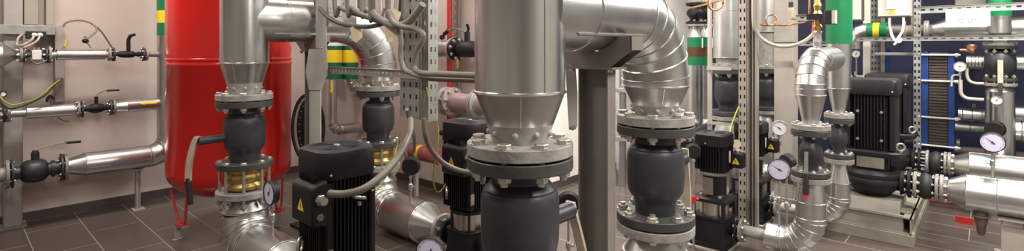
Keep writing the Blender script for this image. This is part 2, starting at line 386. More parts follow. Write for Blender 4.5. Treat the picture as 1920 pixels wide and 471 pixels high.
def big_pump(label, group):
    t = thing('circulation_pump', label, 'pump', (0,0,0), group)
    b = MB(); loft(b, [(0, rsq(.17,.03)), (.025, rsq(.17,.03)), (.03, rsq(.15,.05)), (.25, rsq(.14,.07)), (.265, rsq(.15,.07))])
    for s in (1,-1): b.cyl((0, s*.10, .18), (0,s,0), .062, .13, 28)
    b.build('base', 'black', t, ang=35)
    for s in (1,-1): disc(MB(), (0, s*.225-.011, .18), (0,1,0), .105, .022, 40).build('flange', 'black', t)
    low = set(o.name for o in children(t))
    MB().lathe([(.185,.128),(.19,.131),(.315,.131),(.32,.128)], (0,0,0), ZA, 48).build('sleeve', 'stain', t)
    k = MB(); disc(k, (0,0,.32), ZA, .158, .022, 48); k.lathe([(.342,.12),(.36,.125)], (0,0,0), ZA, 40)
    for i in range(4):
        a = PI/4+i*PI/2; k.cyl((.142*math.cos(a), .142*math.sin(a), .17), ZA, .010, .165, 10)
    k.build('motor_stool', 'black', t)
    m = MB(); loft(m, [(.36, rsq(.135,.06)), (.88, rsq(.135,.06))])
    fins(m, .12, .170, .375, .875, .021, .006, ((-1,0),(1,0),(0,1),(0,-1)), .115)
    for s in (1,-1): m.box((s*.135-.012, -.172, .37), (s*.135+.012, -.12, .86))
    m.build('motor', 'black_fin', t)
    c = MB(); loft(c, [(.872, rsq(.178,.10,10)), (.88, rsq(.182,.10,10)), (1.005, rsq(.180,.10,10)), (1.022, rsq(.174,.098,10)), (1.030, rsq(.160,.095,10))])
    cv = c.build('fan_cover', 'black', t, ang=40)
    g = MB(); vent_rings(g, 1.0305, .028, .135, 9); g.build('grille', 'black_fin', cv)
    MB().lathe([(1.03,.02),(1.036,.018)], (0,0,0), ZA, 20).build('cap', 'zinc', cv)
    for px_, py_ in ((-.135,-.184),(.135,-.184)): MB().ball((px_, py_, .905), .008, 10).build('screw', 'zinc', cv)
    x0, x1, y0, y1 = -.245, -.15, -.185, .055
    tb = MB(); tb.prism([(x0, .655), (x0, .845), (x0+.018, .862), (x1, .885), (x1, .640), (x0+.03, .640)], Matrix(((1,0,0,0),(0,0,1,0),(0,1,0,0),(0,0,0,1))), y0, y1)
    o = tb.build('terminal_box', 'black', t, bevel=.012)
    sticker(o, (x0-.0008, -.06, .745), (-1,0,0), .062)
    e = MB()
    for i in range(7): e.box((x0+.03+i*.001, -.13+i*.024, .868), (x1, -.124+i*.024, .905))
    e.build('cooling_rib', 'black_fin', t)
    gl = MB(); gl.hexa((-.20, y0, .79), (0,-1,0), .030, .022); gl.cyl((-.20, y0-.02, .79), (0,-1,0), .022, .03, 18); gl.build('cable_gland', 'zinc', o)
    pl = MB(); pl.hexa((-.20, y0, .695), (0,-1,0), .02, .012); pl.build('blanking_plug', 'steel_brown', o)
    n = MB(); n.box((-.152,-.178,.42), (-.118,-.172,.50)); n.build('nameplate', 'zinc', t)
    ring_eye(t, (.03, -.195, .755), (.3,.2,1), .03, .010, 'lifting_eye')
    for p in ((-.20,.04,.49), (.19,-.06,.47)): ring_eye(t, p, (.7,-.7,0), .038, .010, 'lifting_ring')
    def lift(o):
        for c in children(o):
            if c.name not in low: c.data.transform(Matrix.Translation((0,0,.08))); lift(c)
    lift(t)
    return t

def small_pump(label, group):
    t = thing('booster_pump', label, 'pump', (0,0,0), group)
    k = MB(); k.box((-.17,-.15,0), (.17,.15,.022)); k.build('base_plate', 'beige', t, bevel=.004)
    b = MB(); loft(b, [(.022, rsq(.145,.02)), (.05, rsq(.145,.02)), (.055, rsq(.132,.02)), (.235, rsq(.128,.02)), (.24, rsq(.138,.02)), (.26, rsq(.138,.02))])
    for s in (1,-1): b.cyl((0, s*.11, .165), (0,s,0), .05, .09, 24)
    b.build('base', 'black', t, ang=35)
    for s in (1,-1): disc(MB(), (0, s*.19-.009, .165), (0,1,0), .088, .018, 36).build('flange', 'black', t)
    MB().cyl((0,0,.26), ZA, .112, .115, 40).build('sleeve', 'stain', t)
    for sx in (1,-1):
        for sy in (1,-1):
            s_ = MB(); s_.box((sx*.118-.012, sy*.118-.012, .25), (sx*.118+.012, sy*.118+.012, .38)); s_.build('tie_strap', 'black', t)
    c = MB(); loft(c, [(.375, rsq(.142,.025)), (.40, rsq(.142,.025)), (.412, rsq(.125,.03))]); c.build('head_plate', 'black', t, bevel=0)
    s_ = MB(); s_.lathe([(.41,.095),(.425,.075),(.55,.082),(.585,.10)], (0,0,0), ZA, 32)
    s_.build('motor_stool', 'black', t)
    MB().box((.03,-.092,.43), (.085,-.060,.565)).build('coupling_guard', 'stain', t); MB().box((-.095,-.03,.43), (-.075,.05,.565)).build('coupling_guard', 'stain', t)
    MB().lathe([(.583,.118),(.588,.122),(.602,.122),(.607,.118)], (0,0,0), ZA, 40).build('motor_flange', 'steel_brown', t)
    for a in range(4):
        MB().hexa((.105*math.cos(a*PI/2+.8), .105*math.sin(a*PI/2+.8), .412), ZA, .014, .016).build('screw', 'zinc', t)
    m = MB(); loft(m, [(.607, rsq(.098,.05)), (.83, rsq(.098,.05))]); fins(m, .09, .122, .625, .825, .021, .006, ((-1,0),(0,1),(0,-1)), .085); m.build('motor', 'black_fin', t)
    c = MB(); loft(c, [(.822, rsq(.126,.04)), (.905, rsq(.124,.04)), (.918, rsq(.112,.04))]); cv = c.build('fan_cover', 'black', t, ang=35)
    g = MB(); vent_rings(g, .9185, .02, .09, 6); g.build('grille', 'black_fin', cv)
    MB().ball((-.126,.02,.84), .007, 10).build('screw', 'zinc', cv)
    tb = MB(); tb.box((.02,-.215,.645), (.115,-.115,.765)); o = tb.build('terminal_box', 'black', t, bevel=.012)
    sticker(o, (.019, -.165, .70), (-1,0,0), .05)
    gl = MB(); gl.hexa((.06,-.165,.765), ZA, .02, .02); gl.build('cable_gland', 'zinc', o)
    n = MB(); n.box((-.006,-.127,.69), (.014,-.122,.78)); n.build('nameplate', 'paper', t)
    return t

def inline_pump(label, group):                       # big in-line pump with a square finned motor
    t = thing('inline_pump', label, 'pump', (0,0,0), group)
    v = MB(); v.lathe([(0,.10),(.012,.125),(.05,.16),(.085,.195),(.12,.215),(.15,.215),(.165,.205),(.17,.205),(.175,.212),(.20,.212),(.215,.20),(.235,.19)], (0,0,0), ZA, 56)
    v.cyl((0,-.08,.13), (0,-1,0), .072, .165, 32); v.cyl((0,.08,.13), (0,1,0), .072, .165, 32)
    v.lathe([(0,.072),(.05,.105)], (0,-.25,.13), (0,1,0), 32)
    v.build('casing', 'black', t, ang=35)
    for s in (1,-1): disc(MB(), (0, s*.26-.012, .13), (0,1,0), .115, .024, 48).build('flange', 'black', t)
    bolts(t, (0,-.276,.13), (0,1,0), .092, 8, .016, .075, .5)
    l = MB(); l.lathe([(.235,.125),(.36,.125)], (0,0,0), ZA, 48)
    for i in range(4):
        a = PI/4+i*PI/2; l.box((.135*math.cos(a)-.03, .135*math.sin(a)-.03, .23), (.135*math.cos(a)+.03, .135*math.sin(a)+.03, .365))
    l.build('lantern', 'black', t)
    w = MB(); w.box((-.136,-.10,.25), (-.128,.10,.345)); w.build('coupling_guard', 'stain', t)
    pl = MB(); loft(pl, [(.36, rsq(.235,.12)), (.372, rsq(.24,.12)), (.40, rsq(.24,.12)), (.41, rsq(.23,.12))]); pl.build('motor_flange', 'black', t, ang=35)
    m = MB(); loft(m, [(.41, rsq(.150,.05)), (.90, rsq(.150,.05))]); fins(m, .14, .182, .43, .895, .0225, .007, ((-1,0),(1,0),(0,1)), .105)
    m.box((-.16,-.176,.42), (.16,-.14,.89))
    for sy in (-1, 1): m.box((-.184, sy*.158-.016, .42), (-.13, sy*.158+.016, .895))
    m.build('motor', 'black_fin', t, bevel=0)
    for yy in (-.085,.085):
        for z in (.50,.74): MB().hexa((-.186,yy,z), (1,0,0), .013, .02).build('screw', 'zinc', t)
    c = MB(); loft(c, [(.885, rsq(.192,.035)), (.895, rsq(.196,.035)), (.995, rsq(.192,.035)), (1.012, rsq(.182,.035)), (1.018, rsq(.165,.03))]); cv = c.build('fan_cover', 'black', t, ang=35)
    MB().ball((-.19,-.16,.915), .009, 10).build('screw', 'zinc', cv)
    ring_eye(t, (-.20,.20,.452), (1,-.3,0), .03, .009); ring_eye(t, (-.13,-.21,.452), (1,.6,0), .03, .009)
    return t

# ------------------------------------------------------------------ lying flanged valves of the wall pipes
def wall_valve(name, label, x0, x1, y, z, rf, rb, m, kind, group):
    t = thing(name, label, 'valve', ((x0+x1)/2, y, z-rf), group); L = x1-x0; tf = .018
    if kind == 'gate':                               # waisted cast body
        pr = [(tf,.6*rb),(L*.2,.55*rb),(L*.35,.95*rb),(L*.5,1.1*rb),(L*.65,.95*rb),(L*.8,.55*rb),(L-tf,.6*rb)]
    else:                                           # round ball body
        pr = [(tf,.55*rb),(L*.17,.55*rb),(L*.21,.78*rb),(L*.28,.94*rb),(L*.38,rb),(L*.52,rb),(L*.62,.92*rb),(L*.68,.78*rb),(L*.71,.55*rb),(L*.77,.55*rb),(L*.775,.72*rb),(L*.84,.72*rb),(L*.845,.58*rb),(L-tf,.58*rb)]
    MB().lathe(pr, (x0,y,z), XA, 32).build('body', m, t, ang=40)
    for xx in (x0, x1-tf): disc(MB(), (xx,y,z), XA, rf, tf, 40).build('flange', 'dark_flange', t)
    for xx in (x0-.004, x1+.004): bolts(t, (xx,y,z), XA, rf*.8, 6, .011, .046, .5)
    return t
# ------------------------------------------------------------------ the room
CEIL, YL, XP, YP, XB = 3.3, 6.87, 3.93, 3.79, 9.2      # ceiling height; the walls
X0, Y0 = -2.6, -3.4
def wall(name, lo, hi, m='wall'): return struct(MB().box(lo, hi), name, m)
wall('floor', (X0-.2, Y0-.2, -.12), (XB+.2, YL+.2, 0), 'floor')
wall('ceiling', (X0-.2, Y0-.2, CEIL), (XB+.2, YL+.2, CEIL+.1), 'ceiling')
wall('wall_left', (X0, YL, 0), (XP+.2, YL+.2, CEIL))
wall('wall_pier_front', (XP, YP, 0), (XP+.2, YL, CEIL), 'wall')
wall('wall_pier_side', (XP+.2, YP, 0), (XB, YP+.2, CEIL), 'white_wall')
wall('wall_back', (XB, Y0, 0), (XB+.2, YP+.2, CEIL), 'navy')
wall('wall_right', (X0, Y0-.2, 0), (XB+.2, Y0, CEIL), 'far_wall')
wall('wall_rear', (X0-.2, Y0-.2, 0), (X0, YL+.2, CEIL), 'far_wall')
struct(MB().box((X0, YL-.012, 0), (XP, YL, .085)), 'baseboard_left', 'skirt')
struct(MB().box((XP-.012, YP-.012, 0), (XP, YL-.012, .085)), 'baseboard_pier_front', 'skirt')
struct(MB().box((XP, YP-.012, 0), (XB, YP, .085)), 'baseboard_pier_side', 'skirt')
# light: rows of fluorescent fittings under the ceiling
def lamp(x, y, w, along='y', col=(1,.95,.88)):
    l = bpy.data.lights.new('fluorescent', 'AREA'); l.shape = 'RECTANGLE'; l.size, l.size_y = (.16, 1.3) if along == 'y' else (1.3, .16); l.energy = w; l.color = col
    o = bpy.data.objects.new('fluorescent_light', l); COL.objects.link(o); o.location = (x, y, CEIL-.03); return o
for x, y, w, a in ((.3,.1,16,'y'),(.35,3.0,38,'y'),(.75,5.45,56,'x'),(2.0,-1.0,125,'y'),(2.2,2.9,38,'y'),(3.0,5.3,24,'x'),(4.6,-.6,115,'y'),(4.5,2.5,110,'y'),(6.6,-.4,105,'y'),(7.0,2.2,90,'y')):
    lamp(x, y, w, a)
# camera
cam = bpy.data.cameras.new('camera'); co = bpy.data.objects.new('camera', cam); COL.objects.link(co)
co.location = (0, 0, H); co.rotation_euler = (PI/2, 0, AZ - PI/2)
cam.sensor_width = 36; cam.lens = 36*F/1920; cam.shift_y = -(235.5-HY)/1920; cam.clip_start = .05
SC.camera = co
w = bpy.data.worlds.new('room'); SC.world = w; w.use_nodes = True
w.node_tree.nodes['Background'].inputs[0].default_value = (.9,.88,.85,1); w.node_tree.nodes['Background'].inputs[1].default_value = .15
SC.view_settings.view_transform = 'Standard'; SC.view_settings.look = 'None'; SC.view_settings.gamma = 1; SC.view_settings.use_curve_mapping = False
SC.view_settings.exposure = .22
# ------------------------------------------------------------------ the four big risers with their ball valves
FX, RX, LX, BX = (1.48,1.31), (2.56,1.30), (1.57,4.25), (2.77,4.25)
RC = .173
def riser_end(t, x, y, zc, r=RC, rl=.115):          # cone, weld neck and flange above a valve
    rb = .104; zs = 1.325 + (zc-1.325)*.36; rs = rb + (r-rb)*.36
    c = MB(); c.lathe([(zs, rs), (zc, r)], (x,y,0), ZA, 56, False)
    c.build('cone', 'galv', t)
    MB().tube([(x-rs*.75,y-rs*.67,zs),(x-r*.75,y-r*.67,zc)], .004, 6).build('lock_seam', 'bead', t)
    n = MB(); n.lathe([(1.315,rb+.003),(1.325,rb),(zs,rs)], (x,y,0), ZA, 48); dimples(n, x, y, 1.325+(zs-1.325)*.55, rb+(rs-rb)*.5, 9, .013)
    n.build('weld_neck', 'neck', t)
    pipe_end(t, (x,y,ZV1+.008), ZA, RF, TF)
def seam(x, y, z0, z1, r, a=0.):                    # standing lock seam down a clad pipe
    return MB().tube([(x+r*math.cos(a), y+r*math.sin(a), z0), (x+r*math.cos(a), y+r*math.sin(a), z1)], .003, 6)
V1, V2 = 'big graphite ball valves of the risers', 'galvanised clad heating risers'
def riser(label, x, y, zc, group):
    t = thing('insulated_pipe', label, 'pipe', (x,y,ZV1), group)
    MB().lathe([(zc, RC), (CEIL, RC)], (x,y,0), ZA, 64).build('cladding', 'galv_v', t)
    b = bead(MB(), (x,y,zc), ZA, RC+.002, .006); b.build('seam_band', 'bead', t)
    seam(x, y, zc, CEIL, RC, 4.4).build('lock_seam', 'galv', t)
    riser_end(t, x, y, zc); return t
riser('wide galvanised riser pipe standing on the valve beside the taupe steel column', *FX, 1.515, V2)
riser('galvanised riser pipe with pale weld neck in front of the red tank', *LX, 1.564, V2)

def branch(label, x0, x, y, z, R, zc, group):        # level pipe from one riser, gored elbow, drop into the next valve
    t = thing('insulated_elbow_pipe', label, 'pipe', (x,y,ZV1), group)
    p = gore((x0,y,z), (x,y,z), (x,y,1.4), R, 6)
    xs = x0 + .03
    MB().tube([(xs,y,z), p[0]], RC-.001, 56).build('cladding', 'galv', t)
    MB().tube(p + [V((x,y,zc))], RC, 56).build('elbow', 'galv', t, ang=8)
    rings_at(p + [V((x,y,zc))], RC+.001, range(1, len(p))).build('seam_band', 'bead', t)
    bead(MB(), (x0+.30,y,z), XA, RC, .0035).build('joint_band', 'bead', t)
    MB().tube([(x0+RC, y-RC*.80, z-RC*.62), (p[0].x, y-RC*.80, z-RC*.62)], .005, 6).build('lock_seam', 'bead', t)
    riser_end(t, x, y, zc); return t
branch('large galvanised elbow pipe carried by the taupe column bracket', FX[0], RX[0], RX[1], 1.84, .36, 1.475, 'galvanised elbow pipes between risers')
branch('galvanised elbow pipe behind the grey cable loops, bending down onto a valve', LX[0], BX[0], BX[1], 1.90, .42, 1.45, 'galvanised elbow pipes between risers')
big_valve('largest graphite ball valve under the wide riser beside the taupe column', *FX, V1)
big_valve('graphite ball valve with bolted flanges beside the small black booster pump', *RX, V1)
big_valve('graphite ball valve in front of the red tank, tan lever bent downwards', *LX, V1, low=False)
big_valve('graphite ball valve behind the black pump with the corrugated conduit', *BX, V1, low=False)
def kid(nm, cat_label): return [o for o in bpy.data.objects if o.get('label') == cat_label][0]
def by(label): return next(o for o in bpy.data.objects if o.get('label') == label)
# levers
t = by('largest graphite ball valve under the wide riser beside the taupe column'); x, y = FX
s = MB(); s.cyl((x+.12,y,.985), XA, .036, .20, 24); s.cyl((x+.31,y,.985), XA, .026, .03, 20); st = s.build('stem', 'graphite', t)
MB().bar(spline([(x+.325,y,1.02),(x+.345,y,.96),(x+.385,y,.86),(x+.42,y,.75),(x+.43,y,.58)], 6), .045, .014, YA).build('lever', 'cream', st)
for a, zz in ((4.0,1.10),(4.35,1.085)): MB().ball((x+.135*math.cos(a), y+.135*math.sin(a), zz), .012, 12).build('plug', 'graphite', t)
t = by('graphite ball valve with bolted flanges beside the small black booster pump'); x, y = RX
s = MB(); s.cyl((x+.12,y,1.03), XA, .034, .24, 24); st = s.build('stem', 'graphite', t)
MB().bar(spline([(x+.36,y,1.09),(x+.37,y,1.0),(x+.39,y,.85),(x+.41,y,.62)], 6), .05, .014, YA).build('lever', 'cream', st)
t = by('graphite ball valve in front of the red tank, tan lever bent downwards'); x, y = LX
s = MB(); s.cyl((x-.12,y,1.00), (-1,0,-.02), .030, .20, 24); st = s.build('stem', 'graphite', t)
lp = [V((x-.30,y,1.015)), at(368,260,3.80), at(358,290,3.79), at(354,315,3.785), at(353,340,3.78)]
lv = MB().bar(spline(lp, 6), .04, .022, (.674,-.738,0)).build('lever', 'cream', st)
MB().tube([at(353,334,3.78), at(354,345,3.78), at(357,384,3.78)], [.018,.021,.019], 12).build('grip', 'rubber', lv)
for p in ((x-.145,y-.06,1.05),): pass

def compensator(label, x, y, group):
    t = thing('expansion_joint', label, 'joint', (x,y,.54), group)
    b = MB(); b.lathe([(.585,.105),(.60,.135),(.625,.142),(.65,.125),(.675,.142),(.70,.142),(.72,.13),(.735,.16),(.752,.16)], (x,y,0), ZA, 48); b.build('body', 'goldring', t, ang=40)
    disc(MB(), (x,y,.54), ZA, RF, .045, 64).build('flange', 'flange', t)
    m0 = frame((x,y,.655), ZA)
    for i in range(8):
        a = 2*PI*(i+.5)/8
        inst(bolt_mesh(.024, .30), 'stud_bolt', t, m0 @ Matrix.Translation((RF*.84*math.cos(a), RF*.84*math.sin(a), 0)))
    return t
compensator('brass coloured expansion joint on long studs in front of the red tank', *LX, 'expansion joints')
compensator('brass coloured expansion joint on long studs behind the conduit of the black pump', *BX, 'expansion joints')

def foot_elbow(label, x, y, z, zt, R, r, yend, group, rl=.105, ngore=5):   # cone, vertical cladding, elbow towards -y, end cone and flange
    t = thing('insulated_elbow_pipe', label, 'pipe', (x,y,0), group)
    MB().lathe([(zt, rl), (zt-.11, r)], (x,y,0), ZA, 48, False).build('cone', 'galv', t)
    p = gore((x,y,zt), (x,y,z), (x,y-1,z), R, ngore)
    full = [V((x,y,zt-.11))] + p + [V((x,yend+.26,z))]
    MB().tube(full, r, 48).build('elbow', 'galv', t, ang=8)
    rings_at(full, r+.001, range(0, len(full)), .006).build('seam_band', 'bead', t)
    MB().lathe([(0, r), (.20, .075), (.24,.07)], (x,yend+.26,z), (0,-1,0), 48).build('end_cone', 'galv', t)
    f = disc(MB(), (x,yend,z), YA, .125, .03, 48).build('flange', 'neck', t)
    bolts(t, (x,yend-.002,z), YA, .10, 8, .016, .07, .5)
    return t
g = 'galvanised elbows at the foot of the risers'
foot_elbow('galvanised elbow pipe under the expansion joint in front of the red tank', *LX, .185, .54, .25, .166, 3.28, g)
foot_elbow('galvanised elbow pipe with round cream tag above it, beside the black pump', *BX, .185, .54, .25, .166, 3.28, g)
foot_elbow('galvanised cone and elbow under the valve beside the booster pump', RX[0], RX[1], .185, .707, .25, .166, .35, g)
foot_elbow('galvanised elbow pipe under the largest graphite ball valve', FX[0], FX[1], .185, .707, .25, .166, .35, g)
for x, y in (RX, FX):
    tt = [o for o in bpy.data.objects if o.parent is None and o.name.startswith('insulated_elbow') and abs(o.location.x-x) < .01 and abs(o.location.y-y) < .01 and o.location.z < .1][0]
    disc(MB(), (x,y,.707), ZA, RF, TF, 64).build('flange', 'flange', tt)

# ------------------------------------------------------------------ black pumps in line with the back risers
P1 = big_pump('tall black pump with yellow warning triangle on its terminal box, nearest the camera', 'tall black circulation pumps')
P1.location = (1.545, 2.80, 0)
P2 = dup(P1, (2.80, 3.01, 0), 'tall black pump half hidden behind the wide riser valve', 'tall black circulation pumps')
for (x, yy, lab) in ((1.57, 3.03, 'dark check valve ring hidden beside the tall black pump'), (2.78, 3.235, 'dark check valve ring between pump flange and galvanised end cone')):
    k = MB(); k.lathe([(0,.085),(.02,.11),(.045,.085)], (x, yy, .18), YA, 40); k.lathe([(.0,.07),(.045,.07)], (x,yy,.18), YA, 30)
    single(k, 'check_valve', 'dark_flange', lab, 'valve')

# ------------------------------------------------------------------ steel columns that carry the level pipes
def channel_column(label, x, y, ztop, group):
    t = thing('steel_column', label, 'column', (x,y,0), group)
    k = MB(); k.box((x+.022,y-.08,.012), (x+.034,y+.08,ztop)); k.box((x-.031,y-.08,.012), (x+.022,y-.072,ztop)); k.box((x-.031,y+.072,.012), (x+.022,y+.08,ztop)); k.build('post', 'steel_brown', t, bevel=.002)
    k = MB(); k.box((x-.10,y-.12,0), (x+.10,y+.12,.012)); k.build('base_plate', 'steel_brown', t)
    k = MB(); k.box((x-.06,y-.12,ztop), (x+.06,y+.12,ztop+.010)); k.build('cap_plate', 'steel_brown', t)
    zc = ztop + .255; ang = [math.radians(a) for a in range(222, 319, 8)]
    poly = [(-.10, ztop+.01), (.10, ztop+.01), (.205, ztop+.085), (.205, ztop+.145), (.15, ztop+.145)] + [(RC*math.cos(a)*1.03, zc+RC*math.sin(a)*1.03) for a in reversed(ang)] + [(-.15, ztop+.145), (-.205, ztop+.145), (-.205, ztop+.085)]
    mm = Matrix(((0,0,1,x),(1,0,0,y),(0,1,0,0),(0,0,0,1)))
    k = MB()
    for dx_ in (-.05, .042): k.prism(poly, mm, dx_, dx_+.008)
    for s in (-1, 1): k.box((x-.05,y+s*.205-.003,ztop+.085), (x+.05,y+s*.205+.003,ztop+.145))
    k.build('saddle_bracket', 'steel_brown', t)
    for s in (-1, 1): MB().hexa((x-.05, y+s*.10, ztop-.012), ZA, .012, .012).build('bolt', 'zinc', t)
    return t
channel_column('taupe steel channel column with wide saddle bracket under the large elbow pipe', 2.0, 1.305, 1.585, 'channel columns under the level pipes')
channel_column('grey steel channel column with tapered gusset beside the red tank', 2.13, 4.27, 1.645, 'channel columns under the level pipes')
# tapered grey hanger plate by the second column
t = thing('pipe_hanger', 'pale grey hanger with tapered plate beside the yellow and green banded pipes', 'bracket', at(596,170,4.22))
def plate(px, d, th, name, m, parent):
    vs = [at(a, b, d) for a, b in px]; n = V((CA, SA, 0))*th; N = len(vs)
    return MB().add(vs + [v+n for v in vs], [list(range(N)), list(range(N, 2*N))[::-1]] + [[i, (i+1) % N, N+(i+1) % N, N+i] for i in range(N)]).build(name, m, parent)
plate([(579,92),(612,92),(613,140),(601,169),(579,169),(573,135)], 4.20, .02, 'gusset_plate', 'steel_grey', t)
plate([(592,-90),(610,-90),(611,92),(592,92)], 4.21, .025, 'strap', 'steel_grey', t)
plate([(580,169),(600,169),(600,330),(580,330)], 4.21, .03, 'post', 'steel_grey', t)
for px_ in (596,603): MB().ball(at(px_, 90, 4.20), .008, 8).build('rivet', 'zinc', t)
# hanging wedge plate behind the wide riser
t = thing('hanger_plate', 'taupe tapered plate hanging behind the wide riser, bolted low end', 'bracket', at(1066,240,2.75))
plate([(1058,85),(1078,105),(1083,175),(1083,236),(1075,245),(1067,243)], 2.75, .012, 'plate', 'steel_grey', t)
MB().hexa(at(1076,238,2.74), (-CA,-SA,0), .014, .02).build('bolt', 'zinc', t)

# ------------------------------------------------------------------ red expansion tank
TX, TY, TR = 1.83, 5.28, .525
t = thing('expansion_tank', 'big glossy red expansion tank on thin red legs', 'tank', (TX,TY,0))
zb = .56
prof = [(zb-.26+.26*(1-math.cos(a)) , max(.001, TR*math.sin(a))) for a in [PI/2*i/10 for i in range(11)]]
prof += [(zb+.02,TR),(1.52,TR),(1.525,TR+.004),(1.535,TR+.007),(1.545,TR+.004),(1.55,TR),(1.565,TR),(1.57,TR+.004),(1.578,TR+.006),(1.586,TR+.004),(1.59,TR),(2.55,TR)]
prof += [(2.55+.26*math.sin(a), max(.001, TR*math.cos(a))) for a in [PI/2*i/8 for i in range(1, 9)]]
MB().lathe(prof, (TX,TY,0), ZA, 72, False).build('vessel', 'red', t, ang=40)
for i in range(3):
    a = math.radians(193+120*i); c, s_ = math.cos(a), math.sin(a); fx, fy = TX+.45*c, TY+.45*s_
    k = MB(); q = V((-s_, c, 0))
    k.tube(spline([V((fx,fy,.42))+q*.09, V((fx,fy,.35))+q*.075, V((fx,fy,.18))+q*.055, V((fx,fy,.145))+q*.03]), .011, 8)
    k.tube(spline([V((fx,fy,.42))-q*.16, V((fx,fy,.36))-q*.145, V((fx,fy,.18))-q*.055, V((fx,fy,.145))-q*.02]), .011, 8)
    k.box((-.035,-.06,.135), (.035,.06,.145), Matrix.Translation((fx,fy,0)) @ Matrix.Rotation(a, 4, 'Z'))
    lg = k.build('leg', 'red_paint', t)
    b = MB(); b.box((-.03,-.055,0), (.03,-.035,.135), Matrix.Translation((fx,fy,0)) @ Matrix.Rotation(a, 4, 'Z')); b.box((-.03,-.035,.115), (.03,.06,.135), Matrix.Translation((fx,fy,0)) @ Matrix.Rotation(a, 4, 'Z'))
    b.box((-.045,-.07,0), (.045,-.03,.008), Matrix.Translation((fx,fy,0)) @ Matrix.Rotation(a, 4, 'Z'))
    b.build('foot_block', 'beige', lg, bevel=.003)
# ------------------------------------------------------------------ pipes along the wall
WY = 6.5
wx = lambda px: aty(px, 90, WY).x
wz = lambda px, py: aty(px, py, WY).z
def wall_pipe(label, x0, x1, z, r, cone0=0, cone1=0, rc=.03, bare0=0, bare1=0, fl0=0, fl1=0, m='galv', arrow=False, group='clad pipes along the pale wall'):
    t = thing('insulated_pipe', label, 'pipe', ((x0+x1)/2, WY, z-r), group)
    a, b = x0+bare0, x1-bare1
    MB().cyl((a+cone0,WY,z), XA, r, b-a-cone0-cone1, 40, .001).build('cladding', m, t)
    for p in (a+cone0, b-cone1): bead(MB(), (p,WY,z), XA, r, .003).build('seam_band', 'bead', t)
    if cone0: MB().lathe([(0, rc*1.15), (cone0, r)], (a,WY,z), XA, 36).build('cone', m, t)
    if cone1: MB().lathe([(0, r), (cone1, rc*1.15)], (b-cone1,WY,z), XA, 36).build('cone', m, t)
    if bare0: MB().cyl((x0,WY,z), XA, rc, bare0+.01, 24).build('bare_end', 'galv_rough', t)
    if bare1: MB().cyl((x1-bare1-.01,WY,z), XA, rc, bare1+.01, 24).build('bare_end', 'galv_rough', t)
    if fl0: disc(MB(), (x0,WY,z), XA, fl0, .02, 36).build('flange', 'flange', t)
    if fl1: disc(MB(), (x1-.02,WY,z), XA, fl1, .02, 36).build('flange', 'flange', t)
    return t
zt, zm, zl = wz(150,102.5), wz(150,205), wz(215,301)
# upper line
t = thing('reducer_pipe', 'galvanised reducing cone at the end of the upper wall pipe', 'pipe', (wx(5),WY,zt-.12))
MB().lathe([(wx(-45),.115),(wx(3),.115),(wx(33),.030),(wx(38),.028)], (0,WY,zt), XA, 40).build('cladding', 'galv', t)
bead(MB(), (wx(3),WY,zt), XA, .115, .004).build('seam_band', 'bead', t)
disc(MB(), (wx(36.5),WY,zt), XA, .068, .02, 36).build('flange', 'flange', t)
t = thing('flow_meter', 'clear plastic flow meter between two flanges of the upper wall pipe', 'meter', (wx(66),WY,zt-.06))
k = MB(); k.cyl((wx(41),WY,zt), XA, .026, wx(88)-wx(41), 20); disc(k, (wx(42),WY,zt), XA, .066, .018, 36); disc(k, (wx(84),WY,zt), XA, .078, .018, 36); k.build('tube', 'dark_flange', t)
k = MB(); k.box((wx(58.5),WY-.055,zt-.045), (wx(77),WY+.045,zt+.045)); k.build('body', 'glass', t, bevel=.006)
for xx in (wx(64), wx(71)): MB().cyl((xx,WY-.03,zt+.04), ZA, .012, .03, 12).build('cable_gland', 'zinc', t)
bolts(t, (wx(39.5),WY,zt), XA, .053, 6, .010, .05); bolts(t, (wx(89),WY,zt), XA, .062, 6, .010, .05)
g = 'clad pipes along the pale wall'
wall_pipe('short galvanised pipe sleeve in the upper wall pipe beneath the small black sensor', wx(90.5), wx(207), zt, .052, bare0=.06, bare1=.045, rc=.030, fl0=.078, fl1=.068)
gv = 'flanged valves of the wall pipes'
v = wall_valve('flanged_valve', 'small flanged valve with upright black handle on the upper wall pipe', wx(210.5), wx(270), WY, zt, .072, .036, 'black', 'ball', gv)
hx = (wx(210.5)+wx(270))/2
k = MB(); k.cyl((hx,WY,zt+.02), ZA, .018, .08, 16); s = k.build('stem', 'black', v)
MB().tube([(hx,WY,zt+.09),(hx,WY,zt+.15),(hx+.012,WY-.02,zt+.19),(hx+.05,WY-.04,zt+.205)], [.019,.017,.016,.013], 12).build('handle', 'black', s)
t = thing('bare_pipe', 'bare brown pipe end running behind the red tank', 'pipe', (wx(290),WY,zt-.06))
disc(MB(), (wx(272),WY,zt), XA, .070, .02, 36).build('flange', 'pinkpipe', t); MB().cyl((wx(272),WY,zt), XA, .030, .34, 24).build('pipe', 'pinkpipe', t)
# middle line
t = thing('bare_pipe', 'short bare pipe and flange at the end of the middle wall pipe', 'pipe', (wx(15),WY,zm-.06))
MB().cyl((wx(-40),WY,zm), XA, .034, wx(49)-wx(-40), 24).build('pipe', 'galv_rough', t); disc(MB(), (wx(5),WY,zm), XA, .072, .022, 36).build('flange', 'dark_flange', t); disc(MB(), (wx(13),WY,zm), XA, .072, .022, 36).build('flange', 'flange', t)
MB().box((wx(-30)-.02,WY,zm-.02), (wx(-30)+.02,YL+.01,zm+.02)).build('wall_arm', 'galv_rough', t)
bolts(t, (wx(11),WY,zm), XA, .058, 6, .011, .06)
wall_pipe('galvanised pipe sleeve in the middle wall pipe under the yellow and green wires', wx(50), wx(149), zm, .060, bare1=.045, rc=.034, fl1=.080)
v = wall_valve('flanged_valve', 'flanged valve with raised black lever on the middle wall pipe', wx(151.5), wx(208.5), WY, zm, .080, .046, 'black', 'gate', gv)
